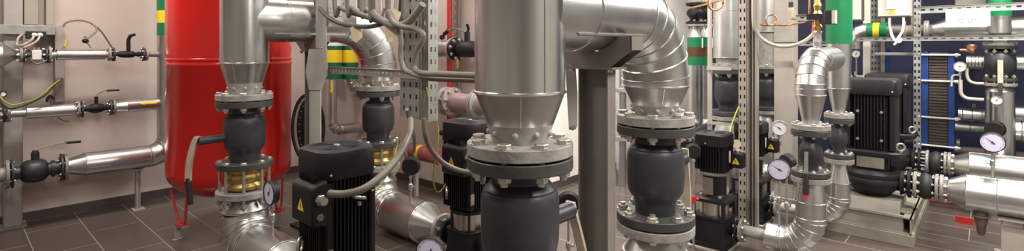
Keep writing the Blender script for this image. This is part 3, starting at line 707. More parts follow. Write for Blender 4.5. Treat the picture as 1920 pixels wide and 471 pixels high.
hx = (wx(151.5)+wx(208.5))/2; k = MB(); k.cyl((hx,WY,zm+.03), ZA, .015, .085, 14); s = k.build('stem', 'black', v)
lv = MB().bar(spline([(hx-.005,WY,zm+.11),(hx+.01,WY-.005,zm+.135),(hx+.05,WY-.03,zm+.165),(hx+.08,WY-.05,zm+.172)], 5), .018, .006, (0,1,0)).build('lever', 'brass', s)
MB().tube([(hx+.075,WY-.047,zm+.171),(hx+.165,WY-.10,zm+.175)], .010, 10).build('grip', 'rubber', lv)
t = wall_pipe('galvanised pipe with yellow flow arrow beside the red tank', wx(211), wx(336), zm, .064, cone0=.12, rc=.040, fl0=.078)
xa, xb = wx(259), wx(291); zz = zm+.024; yy = WY-.0605
ar = [(xa, 0), (xa+.045, .020), (xa+.042, .009), (xb, .010), (xb, -.010), (xa+.042, -.009), (xa+.045, -.020)]
k = MB(); N = len(ar); rr = .0655
pv = [V((p, WY - math.sqrt(rr*rr-(zz-zm+q)**2), zz+q)) for p, q in ar]
k.add(pv + [v_ - V((0,.001,0)) for v_ in pv], [list(range(N)), list(range(N,2*N))[::-1]] + [[i,(i+1)%N,N+(i+1)%N,N+i] for i in range(N)]); k.build('flow_arrow', 'yellow', t, label='yellow flow arrow')
# lower line
t = thing('bare_pipe', 'bare pipe stub with bolted flange at the end of the lower wall pipe', 'pipe', (wx(5),WY,zl-.1))
MB().cyl((wx(-40),WY,zl), XA, .062, wx(12)-wx(-40), 28).build('pipe', 'neck', t); disc(MB(), (wx(10),WY,zl), XA, .128, .024, 44).build('flange', 'flange', t)
v = wall_valve('flanged_valve', 'large graphite flanged valve with long level handle on the lower wall pipe', wx(20), wx(117), WY, zl, .128, .108, 'graphite', 'ball', gv)
hx = wx(66); k = MB(); k.cyl((hx,WY,zl+.07), ZA, .030, .10, 18); k.lathe([(.165,.026),(.19,.022)], (hx,WY,zl), ZA, 16); s = k.build('stem', 'graphite', v)
lv = MB().bar(spline([(hx-.01,WY,zl+.185),(hx+.03,WY-.01,zl+.20),(hx+.12,WY-.04,zl+.225),(hx+.21,WY-.08,zl+.24)], 5), .028, .016, (0,1,0)).build('lever', 'cream', s)
MB().tube([(hx+.20,WY-.075,zl+.239),(hx+.31,WY-.13,zl+.245)], .012, 10).build('grip', 'rubber', lv)
t = thing('insulated_elbow_pipe', 'lower galvanised wall pipe turning up behind the red tank, green and yellow bands', 'pipe', (wx(222),WY,zl-.11), g)
r = .114; xe = wx(318)
disc(MB(), (wx(119.5),WY,zl), XA, .126, .024, 44).build('flange', 'flange', t)
MB().lathe([(0,.072),(.03,.075),(.15,r)], (wx(122),WY,zl), XA, 40).build('cone', 'galv', t)
pp = gore((0,WY,zl), (xe,WY,zl), (xe,WY,2), .19, 5)
MB().tube([V((wx(122)+.15,WY,zl)), V((wx(280),WY,zl)), pp[0]], r, 44).build('cladding', 'galv', t)
MB().tube(pp + [V((xe,WY,1.66))], r, 44).build('elbow', 'galv', t, ang=8)
q = rings_at(pp + [V((xe,WY,1.66))], r+.001, range(0, len(pp)), .0035); bead(q, (wx(122)+.15,WY,zl), XA, r, .004); q.build('seam_band', 'bead', t)
z1, z2, z3 = wz(304,66), wz(304,43), wz(304,20)
for a, b, m_ in ((z1,z2,'green'),(z2,z3,'yellow'),(z3,CEIL,'green')): MB().lathe([(a,r+.002),(b,r+.002)], (xe,WY,0), ZA, 44).build('colour_band', m_, t, label='yellow band' if m_ == 'yellow' else 'green band')
MB().lathe([(1.66,r),(z1,r)], (xe,WY,0), ZA, 44).build('riser', 'galv', t)
t = thing('pipe_support', 'pale steel leg holding up the lower wall pipe', 'support', (wx(261),WY,0))
k = MB(); k.box((wx(254),WY-.03,.01), (wx(254)+.02,WY+.03,zl-.13)); k.box((wx(254)+.02,WY-.005,.01), (wx(254)+.045,WY+.005,zl-.13)); k.build('post', 'beige', t)
k = MB(); k.box((wx(254)-.03,WY-.06,0), (wx(254)+.075,WY+.06,.01)); k.build('base_plate', 'beige', t)
k = MB(); k.prism([(-.02,zl-.13),(.04,zl-.13),(.06,zl-.112),(-.04,zl-.112)], Matrix(((1,0,0,wx(256)),(0,0,1,WY),(0,1,0,0),(0,0,0,1))), -.05, .05); k.build('saddle', 'beige', t)
# wall column, bracket frame
c = aty(24, 415, YL-.03); t = thing('steel_column', 'pale grey box column standing against the wall behind the pipe ends', 'column', (c.x, YL-.1, 0))
x0, x1 = aty(6, 415, YL-.19).x, aty(43, 415, YL-.19).x
MB().box((x0, YL-.19, 0.01), (x1, YL, CEIL)).build('post', 'steel_grey', t, bevel=.008)
MB().box((x0-.03, YL-.21, 0), (x1+.03, YL, .01)).build('base_plate', 'steel_grey', t)
t = thing('pipe_bracket', 'pale steel bracket frame fixed between column and wall above the pipes', 'bracket', aty(80, 57, YL-.12))
def wbox(a0, a1, b0, b1, y0, y1): 
    p, q = aty(a0, b1, y0), aty(a1, b0, y0); return MB().box((p.x, y0, p.z), (q.x, y1, q.z))
wbox(-5, 104, 48, 64, YL-.24, YL-.20).build('cross_bar', 'galv_rough', t, bevel=.004)
wbox(103, 121, 48, 192, YL-.15, YL-.001).build('upright', 'beige', t, bevel=.004)
wbox(86, 102, -120, 47, YL-.15, YL-.001).build('upright', 'beige', t, bevel=.004)
wbox(45, 72, -120, 46, YL-.10, YL-.001).build('back_plate', 'beige', t, bevel=.004)
wbox(62, 106, 50, 60, YL-.20, YL-.001).build('arm', 'beige', t, bevel=.004)
# junction boxes, sensor and wires
t = thing('junction_box', 'small dark junction box with two white cable glands above the flow meter', 'box', aty(68, 71, YL-.28))
wbox(49, 87, 59, 73, YL-.30, YL-.24).build('body', 'rubber', t, bevel=.004)
for a in (64.5, 75):
    p = aty(a, 65.5, YL-.30); MB().lathe([(0,.020),(.012,.020),(.016,.014),(.03,.012)], p, (0,-1,0), 16).build('cable_gland', 'dial_white', t)
t = thing('junction_box', 'dark terminal box at the edge above the middle wall pipe', 'box', aty(4, 176, YL-.35)); wbox(-25, 13, 171, 183, YL-.38, YL-.30).build('body', 'rubber', t, bevel=.004)
p = aty(6, 177, YL-.38); MB().lathe([(0,.018),(.02,.016)], p, (0,-1,0), 14).build('cable_gland', 'dial_white', t)
A = lambda px, py, y=6.42: aty(px, py, y)
cable('cable', [A(64,66,YL-.33),A(60,74,YL-.36),A(52,80,YL-.36),A(40,85,YL-.36),A(32,84,YL-.3),A(34,72,YL-.28),A(42,64,YL-.25)], .010, 'cable_pale', 'pale cable looping from the first gland of the dark junction box')
cable('cable', [A(75,66,YL-.33),A(70,76,YL-.36),A(58,84,YL-.36),A(46,89,YL-.36),A(44,92,YL-.35)], .010, 'cable_pale', 'pale cable curling from the second gland of the dark junction box')
cable('cable', [A(56,107),A(60,115),A(70,120),A(82,117),A(88,112)], .006, 'cable', 'thin grey wire hanging under the clear flow meter')
cable('cable', [A(118,50,6.6),A(125,42,6.6),A(145,38,6.6),A(165,41,6.6),A(179,50,6.55),A(181,58,6.5),A(170,68,6.45),A(163,74,6.42)], .009, 'cable', 'grey cable arching over the wall to the small black sensor')
cable('cable', [A(181,50,6.62),A(192,62,6.65),A(203,78,6.68),A(212,92,6.7)], .008, 'cable', 'thin grey cable running down the wall behind the flanged valve')
t = thing('temperature_sensor', 'small black temperature sensor head above the upper pipe sleeve', 'sensor', A(170,90,6.5))
MB().ball(A(160,77,6.45), .028, 18, sz=.8).build('head', 'black', t); MB().tube([A(160,77,6.45), A(166,84,6.47), A(171,91,6.5)], .007, 8).build('stem', 'zinc', t); MB().cyl(A(160,72,6.45), ZA, .012, .02, 12).build('cap', 'zinc', t)
cable('cable', [A(0,186,6.5),A(6,195,6.42),A(20,203,6.4),A(45,197,6.4),A(62,190,6.4),A(80,181,6.4),A(92,170,6.42),A(103,157,6.5),A(116,148,6.6)], .012, 'cable_dark', 'bundle of dark wires sagging from the terminal box over the middle pipe')
cable('cable', [A(0,180,6.45),A(8,190,6.38),A(24,197,6.37),A(48,192,6.37),A(66,186,6.37),A(84,174,6.37),A(96,162,6.4),A(112,150,6.56)], .006, 'wire_yellow', 'yellow and green earth wire sagging over the middle wall pipe')
cable('cable', [A(88,190,6.5),A(90,183,6.48),A(96,180,6.47),A(100,186,6.48)], .012, 'rubber', 'short black cable plug on the middle wall pipe sleeve')
cable('cable', [A(119,88,6.5),A(122,84,6.55),A(124,76,6.66)], .012, 'wire_yellow', 'yellow tie on the pale bracket upright')
cable('cable', [A(92,178,6.6),A(100,205,6.66),A(112,222,6.7),A(128,228,6.72)], .008, 'cable', 'thin grey cable hanging behind the middle wall pipe')
# ------------------------------------------------------------------ perforated steel
def perforated(mb, o, al, ac, L, W, cols, pitch=.05, slot=.028, th=.003, lip=0., nrm=None):
    # a strip of length L along al and width W across ac, with columns of slots (centre, half width)
    o, al, ac = V(o), V(al).normalized(), V(ac).normalized(); n = al.cross(ac)
    m = Matrix((ac, n, al)).transposed().to_4x4(); m.translation = o
    e = [0.] + [v for c, h in cols for v in (c-h, c+h)] + [W]
    for i in range(0, len(e), 2): mb.box((e[i], 0, 0), (e[i+1], th, L), m)
    k = int(L/pitch)
    for i in range(0, len(e)-2, 2):
        for j in range(k+1): mb.box((e[i+1], 0, j*pitch), (e[i+2], th, min(L, j*pitch+pitch-slot)), m)
    if lip:
        s = 1 if lip > 0 else -1; a = abs(lip)
        for c in (0, W-.003): mb.box((c, min(0, s*a), 0), (c+.003, max(0, s*a), L), m)
    return mb
PX = 2.2
yA, yB, yC = atx(751, 0, PX).y, atx(788, 0, PX).y, atx(800, 0, PX).y
zbot = atx(785, 224, PX).z
wA = yA-yB
t = thing('perforated_profile', 'wide perforated steel profile hanging down, three rows of slots, grey cables before it', 'profile', (PX, yA, zbot), 'hanging perforated profiles')
perforated(MB(), (PX, yA, zbot), ZA, (0,-1,0), CEIL-zbot, wA-.004, [(wA*.18, .008), (wA*.50, .008), (wA*.80, .008)], .085, .034, lip=.04).build('web', 'galv_rough', t)
MB().box((PX+.038, yB+.006, zbot), (PX+.041, yA-.002, CEIL)).build('back_web', 'steel_brown', t)  # dark colour paints in the shade seen through the slots
t = thing('perforated_profile', 'narrow perforated steel profile hanging next to the wider one, two rows of slots', 'profile', (PX, yB, zbot), 'hanging perforated profiles')
wB = yB-yC
perforated(MB(), (PX+.012, yB-.001, zbot), ZA, (0,-1,0), CEIL-zbot, wB, [(wB*.5, .014)], .17, .03).build('side_plate', 'steel_brown', t)
xw = .085
perforated(MB(), (PX+.012, yC-.002, zbot-.01), ZA, XA, CEIL-zbot+.01, xw, [(xw*.30, .007), (xw*.72, .007)], .085, .034).build('web', 'galv_rough', t)
MB().box((PX+.02, yC+.036, zbot), (PX+.012+xw, yC+.039, CEIL)).build('back_web', 'steel_brown', t)  # backing coloured dark to stand for the shaded inside of the profile
# tray rail
ya, yb = atx(606, 137, 2.15).y, 1.60
zr = atx(745, 138, 2.15).z
t = thing('cable_rail', 'level perforated rail running behind the cables towards the wide riser', 'rail', (2.15, (ya+yb)/2, zr))
perforated(MB(), (2.15, ya, zr-.028), (0,-1,0), ZA, ya-yb, .056, [(.028, .007)], .05, .026, lip=.02).build('rail', 'galv_rough', t)
# cables over the rail
C = lambda px, py, x=2.06: atx(px, py, x)
gc = 'grey cables looping from the ceiling'
def loop(pts, r, m, lab): return cable('cable', pts, r, m, lab, 'cable', gc)
loop([C(585,-355),C(592,-5),C(600,15),C(618,34),C(645,46),C(685,50),C(715,45),C(738,30),C(752,6),C(760,-355)], .017, 'cable_dark', 'dark cable making the lowest wide loop before the white notice')
loop([C(618,-355,2.02),C(627,-3,2.02),C(638,14,2.02),C(660,24,2.02),C(688,32,2.02),C(712,40,2.02),C(735,47,2.02),C(758,46,2.0)], .018, 'cable', 'grey cable of the second loop, crossing the notice and joining the thick bundle')
loop([C(645,-355,1.98),C(651,-3,1.98),C(660,14,1.98),C(676,26,1.98),C(700,34,1.98),C(725,43,1.98),C(745,50,1.98)], .017, 'cable', 'grey cable of the third loop, falling just beyond the edge of the notice')
loop([C(672,-355,2.04),C(677,0,2.04),C(688,18,2.04),C(706,32,2.04),C(722,38,2.04),C(748,26,2.04),C(757,2,2.04),C(758,-355,2.04)], .016, 'cable', 'grey cable dropping steeply and turning back up by the wide perforated profile')
loop([C(697,-355,1.96),C(697,0,1.96),C(701,24,1.96),C(716,38,1.96),C(740,48,1.96),C(765,42,1.96),C(782,24,1.96),C(793,8,1.96)], .024, 'cable', 'thick grey hose end crossing the perforated profiles')
loop([C(728,-355,1.94),C(727,0,1.94),C(729,22,1.94),C(738,42,1.94),C(756,50,1.94),C(776,53,1.94),C(792,63,1.94),C(792,76,1.94),C(783,92,1.94),C(777,110,1.94),C(776,128,1.94),C(790,137,1.94),C(830,139,1.96),C(930,143,2.0)], .018, 'cable', 'grey cable snaking down over the perforated profiles onto the rail')
loop([C(749,52,2.0),C(752,80,2.0),C(751,105,2.0),C(757,128,2.0),C(770,137,2.0),C(800,146,2.0),C(840,149,2.02),C(930,151,2.06)], .017, 'cable', 'grey cable hanging straight down and running level below another along the rail')
loop([C(700,-355,2.14),C(712,0,2.14),C(722,14,2.14),C(735,22,2.14),C(742,10,2.14),C(748,-355,2.14)], .012, 'cable_pale', 'thin pale cable in the small loop behind the grey bundle')
def corr(name, pts, r, lab): return single(corrugated(MB(), pts, r), name, 'conduit', lab, 'conduit', 'corrugated conduits of the black pumps', ang=60)
corr('corrugated_conduit', [at(617,363,2.72),at(645,364,2.70),at(680,355,2.74),at(712,333,2.85),at(740,303,3.0),at(760,270,3.15),at(769,245,3.3),at(770,222,3.42)], .0215, 'corrugated conduit curving from the pump with the warning triangle to the perforated profile')
corr('corrugated_conduit', [at(795,222,3.5),at(797,250,3.5),at(808,280,3.55),at(832,306,3.6),at(862,320,3.62),at(893,325,3.62),at(905,331,3.62),at(905,344,3.64)], .019, 'corrugated conduit curving to the half hidden pump behind the wide riser valve')
cable('cable', [at(763,205,3.5),at(770,235,3.6),at(777,258,3.8),at(776,285,4.3)], .014, 'cable', 'short grey cable running from the profile end to the black gauge back')
cable('cable', [C(800,165,2.19),C(806,200,2.25),C(818,225,2.3),C(822,255,2.3),C(818,290,2.3),C(812,335,2.4),C(820,360,2.5),C(832,352,2.6),C(840,330,2.7)], .005, 'wire_yellow', 'thin yellow green wire hanging from the narrow profile to the floor')
cable('cable', [at(752,240,3.3),at(744,275,3.3),at(735,310,3.2),at(715,345,3.1),at(697,358,3.0)], .005, 'wire_yellow', 'thin yellow wire running along the conduit with the round tag')
# notice and tags
t = thing('notice', 'white paper notice with faint handwriting behind the cable loops', 'notice', C(634,45,2.12))
p0, p1 = C(604,-2,2.12), C(668,46,2.12)
MB().box((2.12, min(p0.y,p1.y), p1.z), (2.126, max(p0.y,p1.y), p0.z+.02)).build('sheet', 'paper', t)
k = MB()
random.seed(3)
for px0, px1, py in ((616,627,16),(616,634,24),(622,642,31),(640,650,8)):
    q = px0
    while q < px1:
        a = C(q, py, 2.1195); h = random.uniform(.012,.022)
        k.box((2.1185, a.y-.012, a.z-h/2), (2.12, a.y-.009, a.z+h/2)); k.box((2.1185, a.y-.012, a.z+random.uniform(-.4,.4)*h), (2.12, a.y, a.z+random.uniform(-.4,.4)*h+.004)); q += 3.4
k.build('writing', 'ink', t)
def flat_tag(label, pts, d, m='tagpaper'):
    vs = [at(a, b, d) for a, b in pts]; n = V((CA, SA, 0))*.004; N = len(vs)
    return single(MB().add(vs+[v+n for v in vs], [list(range(N)), list(range(N,2*N))[::-1]] + [[i,(i+1)%N,N+(i+1)%N,N+i] for i in range(N)]), 'paper_tag', m, label, 'tag')
flat_tag('cream paper tag hanging from the lowest dark cable loop', [(656,52),(668,46),(677,48),(679,70),(668,80),(661,76)], 3.845)
flat_tag('cream paper tag in front of the galvanised elbow, next to the wide profile', [(722,46),(749,46),(751,76),(724,79)], 3.40)
flat_tag('yellowish folded tag tucked under the thick grey hose end', [(728,24),(740,16),(752,24),(746,44),(734,46)], 3.36)
k = MB(); k.lathe([(0,.038),(.004,.038)], at(735,312,3.05), (-CA+.3,-SA,0), 32); single(k, 'round_tag', 'tagpaper', 'round cream tag fastened to the corrugated conduit of the nearer pump', 'tag')

# ------------------------------------------------------------------ pipes in the far corner
def vpipe_bands(label, px, y, r, bands, zlow, group):
    x = aty(px, 0, y).x; t = thing('insulated_pipe', label, 'pipe', (x,y,zlow), group)
    zz = lambda py: aty(px, py, y).z
    MB().lathe([(zlow, r*.99), (CEIL, r*.99)], (x,y,0), ZA, 40).build('cladding', 'galv', t)
    for a, b, m, l in bands: MB().lathe([(zz(b), r), (zz(a), r)], (x,y,0), ZA, 40).build('colour_band', m, t, label=l)
    return t, x
bd = [(60,86,'paper','white band'),(86,94,'green_dark','dark green band'),(94,117,'yellow','yellow band'),(117,148,'green_dark','dark green band')]
g = 'pipes banded green and yellow'
t, x = vpipe_bands('banded vertical pipe with yellow arrow below, ending in an elbow', 626, 6.4, .108, bd, 1.32, g)
zz = lambda py: aty(622, py, 6.4).z
pp = gore((x-.03,6.4,1.33), (x-.03,6.4,zz(245)), (x+1,6.4,zz(245)), .13, 5)
MB().tube([V((x-.03,6.4,1.33))]+pp+[V((x+.72,6.4,zz(245)))], .068, 32).build('elbow', 'galv', t, ang=10)
rings_at([V((x-.03,6.4,1.33))]+pp+[V((x+.72,6.4,zz(245)))], .069, range(1, 1+len(pp)), .003).build('seam_band', 'bead', t)
a = aty(624, 150, 6.33); m_ = frame((a.x-.02, 6.4-.072, a.z), (0,-1,0), ZA)
MB().prism([(0,-.012),(0,.012),(-.13,.012),(-.13,.026),(-.18,0),(-.13,-.026),(-.13,-.012)], m_, 0, .002).build('flow_arrow', 'yellow', t, label='yellow flow arrow')
t, x = vpipe_bands('banded vertical pipe next to the galvanised elbow, bending away in a lined bow', 656, 6.4, .112, bd, 1.30, g)
pp = gore((x,6.4,1.31), (x,6.4,zz(172)), (x+1,6.4,zz(172)), .20, 6)
MB().tube([V((x,6.4,1.31))]+pp, .085, 32).build('elbow', 'galv', t, ang=10)
rings_at([V((x,6.4,1.31))]+pp, .086, range(1, 1+len(pp)), .004).build('seam_band', 'bead', t)
# pipes by the pier
G = lambda px, py, x=3.68: atx(px, py, x)
t = thing('flanged_pipe', 'red banded pipe with black flanged valve beside the wide riser', 'pipe', G(840,95))
a, b, c, e = G(800,92), G(850,94), G(862,95), G(900,96)
MB().tube([a, V((a.x,b.y,a.z))], .088, 32).build('pipe', 'redpipe', t)
MB().tube([V((a.x,G(826,0).y,a.z)), V((a.x,G(846,0).y,a.z))], .090, 32).build('cladding', 'galv', t, label='galvanised sleeve')
MB().tube([V((a.x,G(818,0).y,a.z)), V((a.x,G(823,0).y,a.z))], .0905, 32).build('colour_band', 'yellow', t, label='yellow band')
f = disc(MB(), (a.x,b.y,a.z), (0,-1,0), .125, .03, 40).build('flange', 'pinkpipe', t); disc(MB(), (a.x,b.y-.035,a.z), (0,-1,0), .125, .03, 40).build('flange', 'black', t)
bolts(t, (a.x,b.y-.03,a.z), YA, .10, 8, .018, .07, .3)
vb = MB(); vb.lathe([(0,.06),(.05,.065),(.10,.085),(.25,.085),(.32,.06)], (a.x,b.y-.06,a.z), (0,-1,0), 28); vb.cyl((a.x,b.y-.22,a.z+.06), ZA, .03, .12, 16); vb.build('valve_body', 'black', t)
MB().bar([(a.x,b.y-.22,a.z+.17),(a.x,b.y-.24,a.z+.21),(a.x-.03,b.y-.25,a.z+.26)], .03, .012, YA).build('handle', 'black', t)
t = thing('temperature_sensor', 'black sensor head with grey lead above the red banded pipe', 'sensor', G(830,80))
MB().ball(G(829,70), .03, 16).build('head', 'black', t); MB().tube([G(833,64),G(840,58)], .022, 10).build('plug', 'black', t); MB().tube([G(829,72),G(834,82)], .012, 8).build('stem', 'zinc', t)
MB().tube(spline([G(840,58),G(852,54),G(862,56),G(876,62)]), .010, 8).build('lead', 'cable', t)
t = thing('flanged_pipe', 'mauve flanged pipe spool below the cable rail beside the wide riser', 'pipe', G(865,190))
a = G(840,190); yy = [G(q, 190).y for q in (830,836,848,850,882,894,930)]
MB().tube([V((a.x,yy[0]+.3,a.z)), V((a.x,yy[1],a.z))], .10, 28).build('pipe_end', 'galv_rough', t)
MB().tube([V((a.x,yy[1],a.z)), V((a.x,yy[6],a.z))], .098, 32).build('pipe', 'pinkpipe', t)
for q, m__ in ((1,'steel_grey'),(2,'pinkpipe'),(5,'pinkpipe')): disc(MB(), (a.x,yy[q],a.z), (0,-1,0), .155, .028, 40).build('flange', m__, t)
bolts(t, (a.x,(yy[1]+yy[2])/2-.015,a.z), YA, .128, 8, .02, yy[1]-yy[2]+.04, .3)
disc(MB(), (a.x,yy[5]-.032,a.z), (0,-1,0), .15, .02, 40).build('face_plate', 'galv_rough', t)
p = G(843,0,3.80); single(MB().cyl((3.80,p.y,0), ZA, .030, CEIL, 16), 'red_pipe', 'red_paint', 'thin vertical red pipe by the pier wall behind the pipes', 'pipe')
p0, p1 = G(849,0,3.86), G(858,0,3.86); w_ = p0.y-p1.y
single(perforated(MB(), (3.86,p0.y,0), ZA, (0,-1,0), CEIL, w_, [(w_*.5,.008)], .10, .04, lip=.03), 'perforated_upright', 'galv_rough', 'thin perforated upright next to the vertical red pipe', 'profile')
t = thing('drain_cock', 'small brass drain cock under the black flanged valve', 'valve', G(857,125)); MB().lathe([(0,.016),(.05,.02),(.08,.02),(.12,.012)], G(857,110), (0,0,-1), 12).build('body', 'brass', t); MB().bar([G(855,118), G(852,112)], .02, .008, YA).build('handle', 'brass', t)
t = thing('flanged_pipe', 'red pipe with pink flange and yellow band low behind the yellow wire', 'pipe', G(795,285,3.6))
a = G(772,283,3.6); ye = G(830,283,3.6).y
MB().tube([a, V((a.x,ye,a.z))], .085, 28).build('pipe', 'redpipe', t); disc(MB(), a, (0,-1,0), .115, .03, 36).build('flange', 'pinkpipe', t)
for q in (787,): MB().tube([V((a.x,G(q,0,3.6).y,a.z)), V((a.x,G(q+6,0,3.6).y,a.z))], .087, 28).build('colour_band', 'yellow', t, label='yellow band')
MB().box((a.x-.02,a.y-.10,0), (a.x+.02,a.y-.06,a.z-.08)).build('leg', 'beige', t); MB().tube([V((a.x,a.y+.5,a.z)), a], .07, 24).build('pipe_end', 'galv_rough', t)
t = thing('drain_cock', 'small black cock with stem before the pale wall, near the yellow wire', 'valve', G(830,250,3.5)); k = MB(); k.ball(G(828,249,3.5), .03, 14); k.tube([G(828,249,3.5),G(822,250,3.5)], .018, 10); k.build('body', 'black', t); MB().tube([G(828,249,3.5),G(842,249,3.5),G(840,249,3.95)], .012, 8).build('stem', 'zinc', t)
# black round reel behind the column
t = thing('hose_reel', 'black rimmed round reel half hidden behind the grey channel column', 'reel', at(577,285,4.9))
c = at(578,240,4.9); n = V((-CA+.2,-SA,0)).normalized(); m_ = frame(c, n, ZA)
ell = lambda a, b, z, N=48: [m_ @ V((a*math.cos(2*PI*i/N), b*math.sin(2*PI*i/N), z)) for i in range(N)]
MB().tube(ell(.315,.140,0), .016, 10, True).build('rim', 'rubber', t)
MB().tube(ell(.285,.112,-.006), .007, 8, True).build('inner_ring', 'zinc', t)
k = MB(); q = ell(.29,.117,-.03)+ell(.29,.117,-.012); k.add(q, [list(range(48)), list(range(48,96))]+[[i,(i+1)%48,48+(i+1)%48,48+i] for i in range(48)]); k.build('disc', 'black', t)
k = MB()
for p in ell(.24,.085,-.010,22): k.ball(p, .006, 8)
k.build('hole_ring', 'steel_grey', t)
k = MB(); k.box((-.02,-.02,0), (.02,.02,c.z-.30), Matrix.Translation((c.x,c.y,0))); k.box((-.12,-.12,0), (.12,.12,.02), Matrix.Translation((c.x,c.y,0))); k.build('stand', 'black', t)
# gauges of this side
gg = 'round pressure gauges'
gauge('pressure gauge turned sideways on the elbow in front of the red tank', at(505,362,3.66), (-1,-.02), .175, .35, 30)
gauge('pressure gauge seen from its black back above the galvanised end cone', at(771,311,4.52), (.9,.75), .165, .345, 0)
gauge('pressure gauge low at the edge beside the black pump flange, face towards the camera', at(807,473,2.95), (-.95,-.62), .172, .0, -160)
gauge('black gauge back beside the taupe column, behind the cream lever', at(1066,380,3.7), (.8,.6), .165, .0, 0)
# ------------------------------------------------------------------ small booster pumps, their valves and pipes
P3 = small_pump('small black booster pump beside the slotted upright, steel sleeve and yellow triangle', 'small booster pumps')
P3.location = (4.41, 1.70, 0); P3.scale = (1.05,)*3
P4 = dup(P3, (5.30, 1.68, 0), 'small black booster pump half hidden behind the slotted upright', 'small booster pumps')
S1, S2 = (4.41, .97), (5.30, .945)
SR, SF = .102, .133
SPROF = [(.755,.055),(.79,.050),(.815,.060),(.845,.075),(.89,.082),(.935,.075),(.965,.060),(.99,.052),(1.03,.055)]
def small_valve(label, x, y, f, handle=True):
    t = thing('ball_valve', label, 'valve', (x,y,.715), 'small graphite ball valves')
    MB().lathe([(z, r*f) for z, r in SPROF], (x,y,0), ZA, 40).build('body', 'graphite', t, ang=50)
    for z in (.717, 1.022): disc(MB(), (x,y,z), ZA, SF*f, .04, 48).build('flange', 'dark_flange', t)
    for z, fl in ((1.066,False),(.713,True)): bolts(t, (x,y,z), ZA, SF*f*.8, 8, .016, .085, .5, fl)
    if handle:
        k = MB(); k.cyl((x-.06,y,.90), (-1,0,0), .032, .045, 18); k.cyl((x-.105,y,.90), (-1,0,0), .020, .025, 14); s = k.build('stem', 'graphite', t)
        lv = MB().bar([(x-.125,y,.915),(x-.128,y,.86),(x-.14,y,.74)], .026, .010, YA).build('lever', 'zinc', s)
        MB().bar([(x-.137,y,.76),(x-.15,y,.60)], .036, .026, YA).build('grip', 'rubber', lv, bevel=.006); MB().bar([(x-.1475,y,.602),(x-.149,y,.575)], .030, .022, YA).build('grip_end', 'red_paint', lv)
    return t
small_valve('small graphite ball valve with hanging lever on the thinner insulated line', *S1, 1)
small_valve('small graphite ball valve further back, next to the big square motor', *S2, .86, False)
def s_foot(label, x, y, f, yend, bare):
    t = thing('insulated_elbow_pipe', label, 'pipe', (x,y,0), 'insulated elbows of the booster pumps'); r = SR*f
    disc(MB(), (x,y,.672), ZA, SF*f, .040, 48).build('flange', 'flange', t)
    zt = .66
    MB().lathe([(zt, r*.62), (zt-.03, r*.66), (.50, r)] if f < 1 else [(zt, r*.80), (.60, r*.92), (.52, r)], (x,y,0), ZA, 40).build('cone', 'galv', t)
    zz = .185; pp = gore((x,y,1), (x,y,zz), (x,y+1,zz), .215*f, 7)
    full = [V((x,y,.52 if f == 1 else .50))] + pp + [V((x,yend,zz))]
    MB().tube(full, r, 44).build('elbow', 'galv', t, ang=6)
    rings_at(full, r+.001, range(0, len(full)), .004).build('seam_band', 'bead', t)
    MB().cyl((x,yend-.01,zz), YA, .045, bare-yend+.01, 28).build('bare_end', 'neck', t)
    disc(MB(), (x,bare-.022,zz), YA, .098, .022, 40).build('flange', 'flange', t)
    bolts(t, (x,bare+.002,zz), YA, .076, 6, .016, .06, .5)
    return t
s_foot('insulated elbow pipe curving up from the booster pump by the slotted upright', *S1, 1, 1.27, 1.478)
s_foot('insulated elbow pipe behind the thinner line, curving to the hidden booster pump', *S2, .86, 1.24, 1.458)
def s_top(t, x, y, f):
    r = SR*f; disc(MB(), (x,y,1.066), ZA, SF*f, .040, 48).build('flange', 'flange', t)
    MB().lathe([(1.09, r*.56), (1.12, r*.56), (1.325, r)], (x,y,0), ZA, 44).build('cone', 'galv', t)
x, y = S1; zt = 1.585
t = thing('insulated_elbow_pipe', 'insulated gored elbow pipe standing on the small valve with hanging lever', 'pipe', (x,y,1.066), 'insulated elbows of the booster pumps')
s_top(t, x, y, 1); pp = gore((x,y,1), (x,y,zt), (x+1,y,zt), .215, 6); full = [V((x,y,1.325))] + pp + [V((x+.72,y,zt))]
MB().tube(full, SR, 44).build('elbow', 'galv', t, ang=6); q = rings_at(full, SR+.001, range(0, len(full)-1), .004); bead(q, (x,y,1.41), ZA, SR+.001, .003); q.build('seam_band', 'bead', t)
x, y = S2
t = thing('insulated_pipe', 'vertical insulated pipe with long green painted top', 'pipe', (x,y,1.066))
s_top(t, x, y, .86); zg = atx(1568, 82, x).z
MB().lathe([(1.325,SR*.86),(zg,SR*.95),], (x,y,0), ZA, 44).build('cladding', 'galv', t); MB().lathe([(zg,SR*.99),(CEIL,SR*.99)], (x,y,0), ZA, 44).build('colour_band', 'green', t, label='long green painted top')
bead(MB(), (x,y,1.325), ZA, SR*.86+.001, .004).build('seam_band', 'bead', t)
# brass valve with actuator on the elbow
bx = S1[0]+.22; by_ = S1[1]; Bz = lambda py: atx(1542, py, bx).z
t = thing('actuator_valve', 'brass valve with black actuator box above the insulated elbow', 'valve', (bx,by_,Bz(100)))
MB().lathe([(Bz(100),.032),(Bz(78),.032)], (bx,by_,0), ZA, 24).build('nipple', 'galv', t)
MB().lathe([(Bz(78),.034),(Bz(66),.030),(Bz(60),.036),(Bz(58),.028)], (bx,by_,0), ZA, 6).build('union', 'zinc', t)
MB().lathe([(Bz(58),.020),(Bz(50),.034),(Bz(46),.024),(Bz(34),.030),(Bz(28),.036),(Bz(20),.022),(Bz(10),.030),(Bz(4),.020),(Bz(-30),.022)], (bx,by_,0), ZA, 12).build('body', 'brass', t)
k = MB(); k.box((bx-.06,by_-.035,Bz(37)), (bx+.0,by_+.065,Bz(26))); k.build('clamp', 'rubber', t)
p, q = atx(1548,46,bx-.02), atx(1568,19,bx-.02)
k = MB(); k.box((bx-.07,q.y,p.z), (bx+.03,p.y,q.z)); o = k.build('actuator', 'rubber', t, bevel=.005)
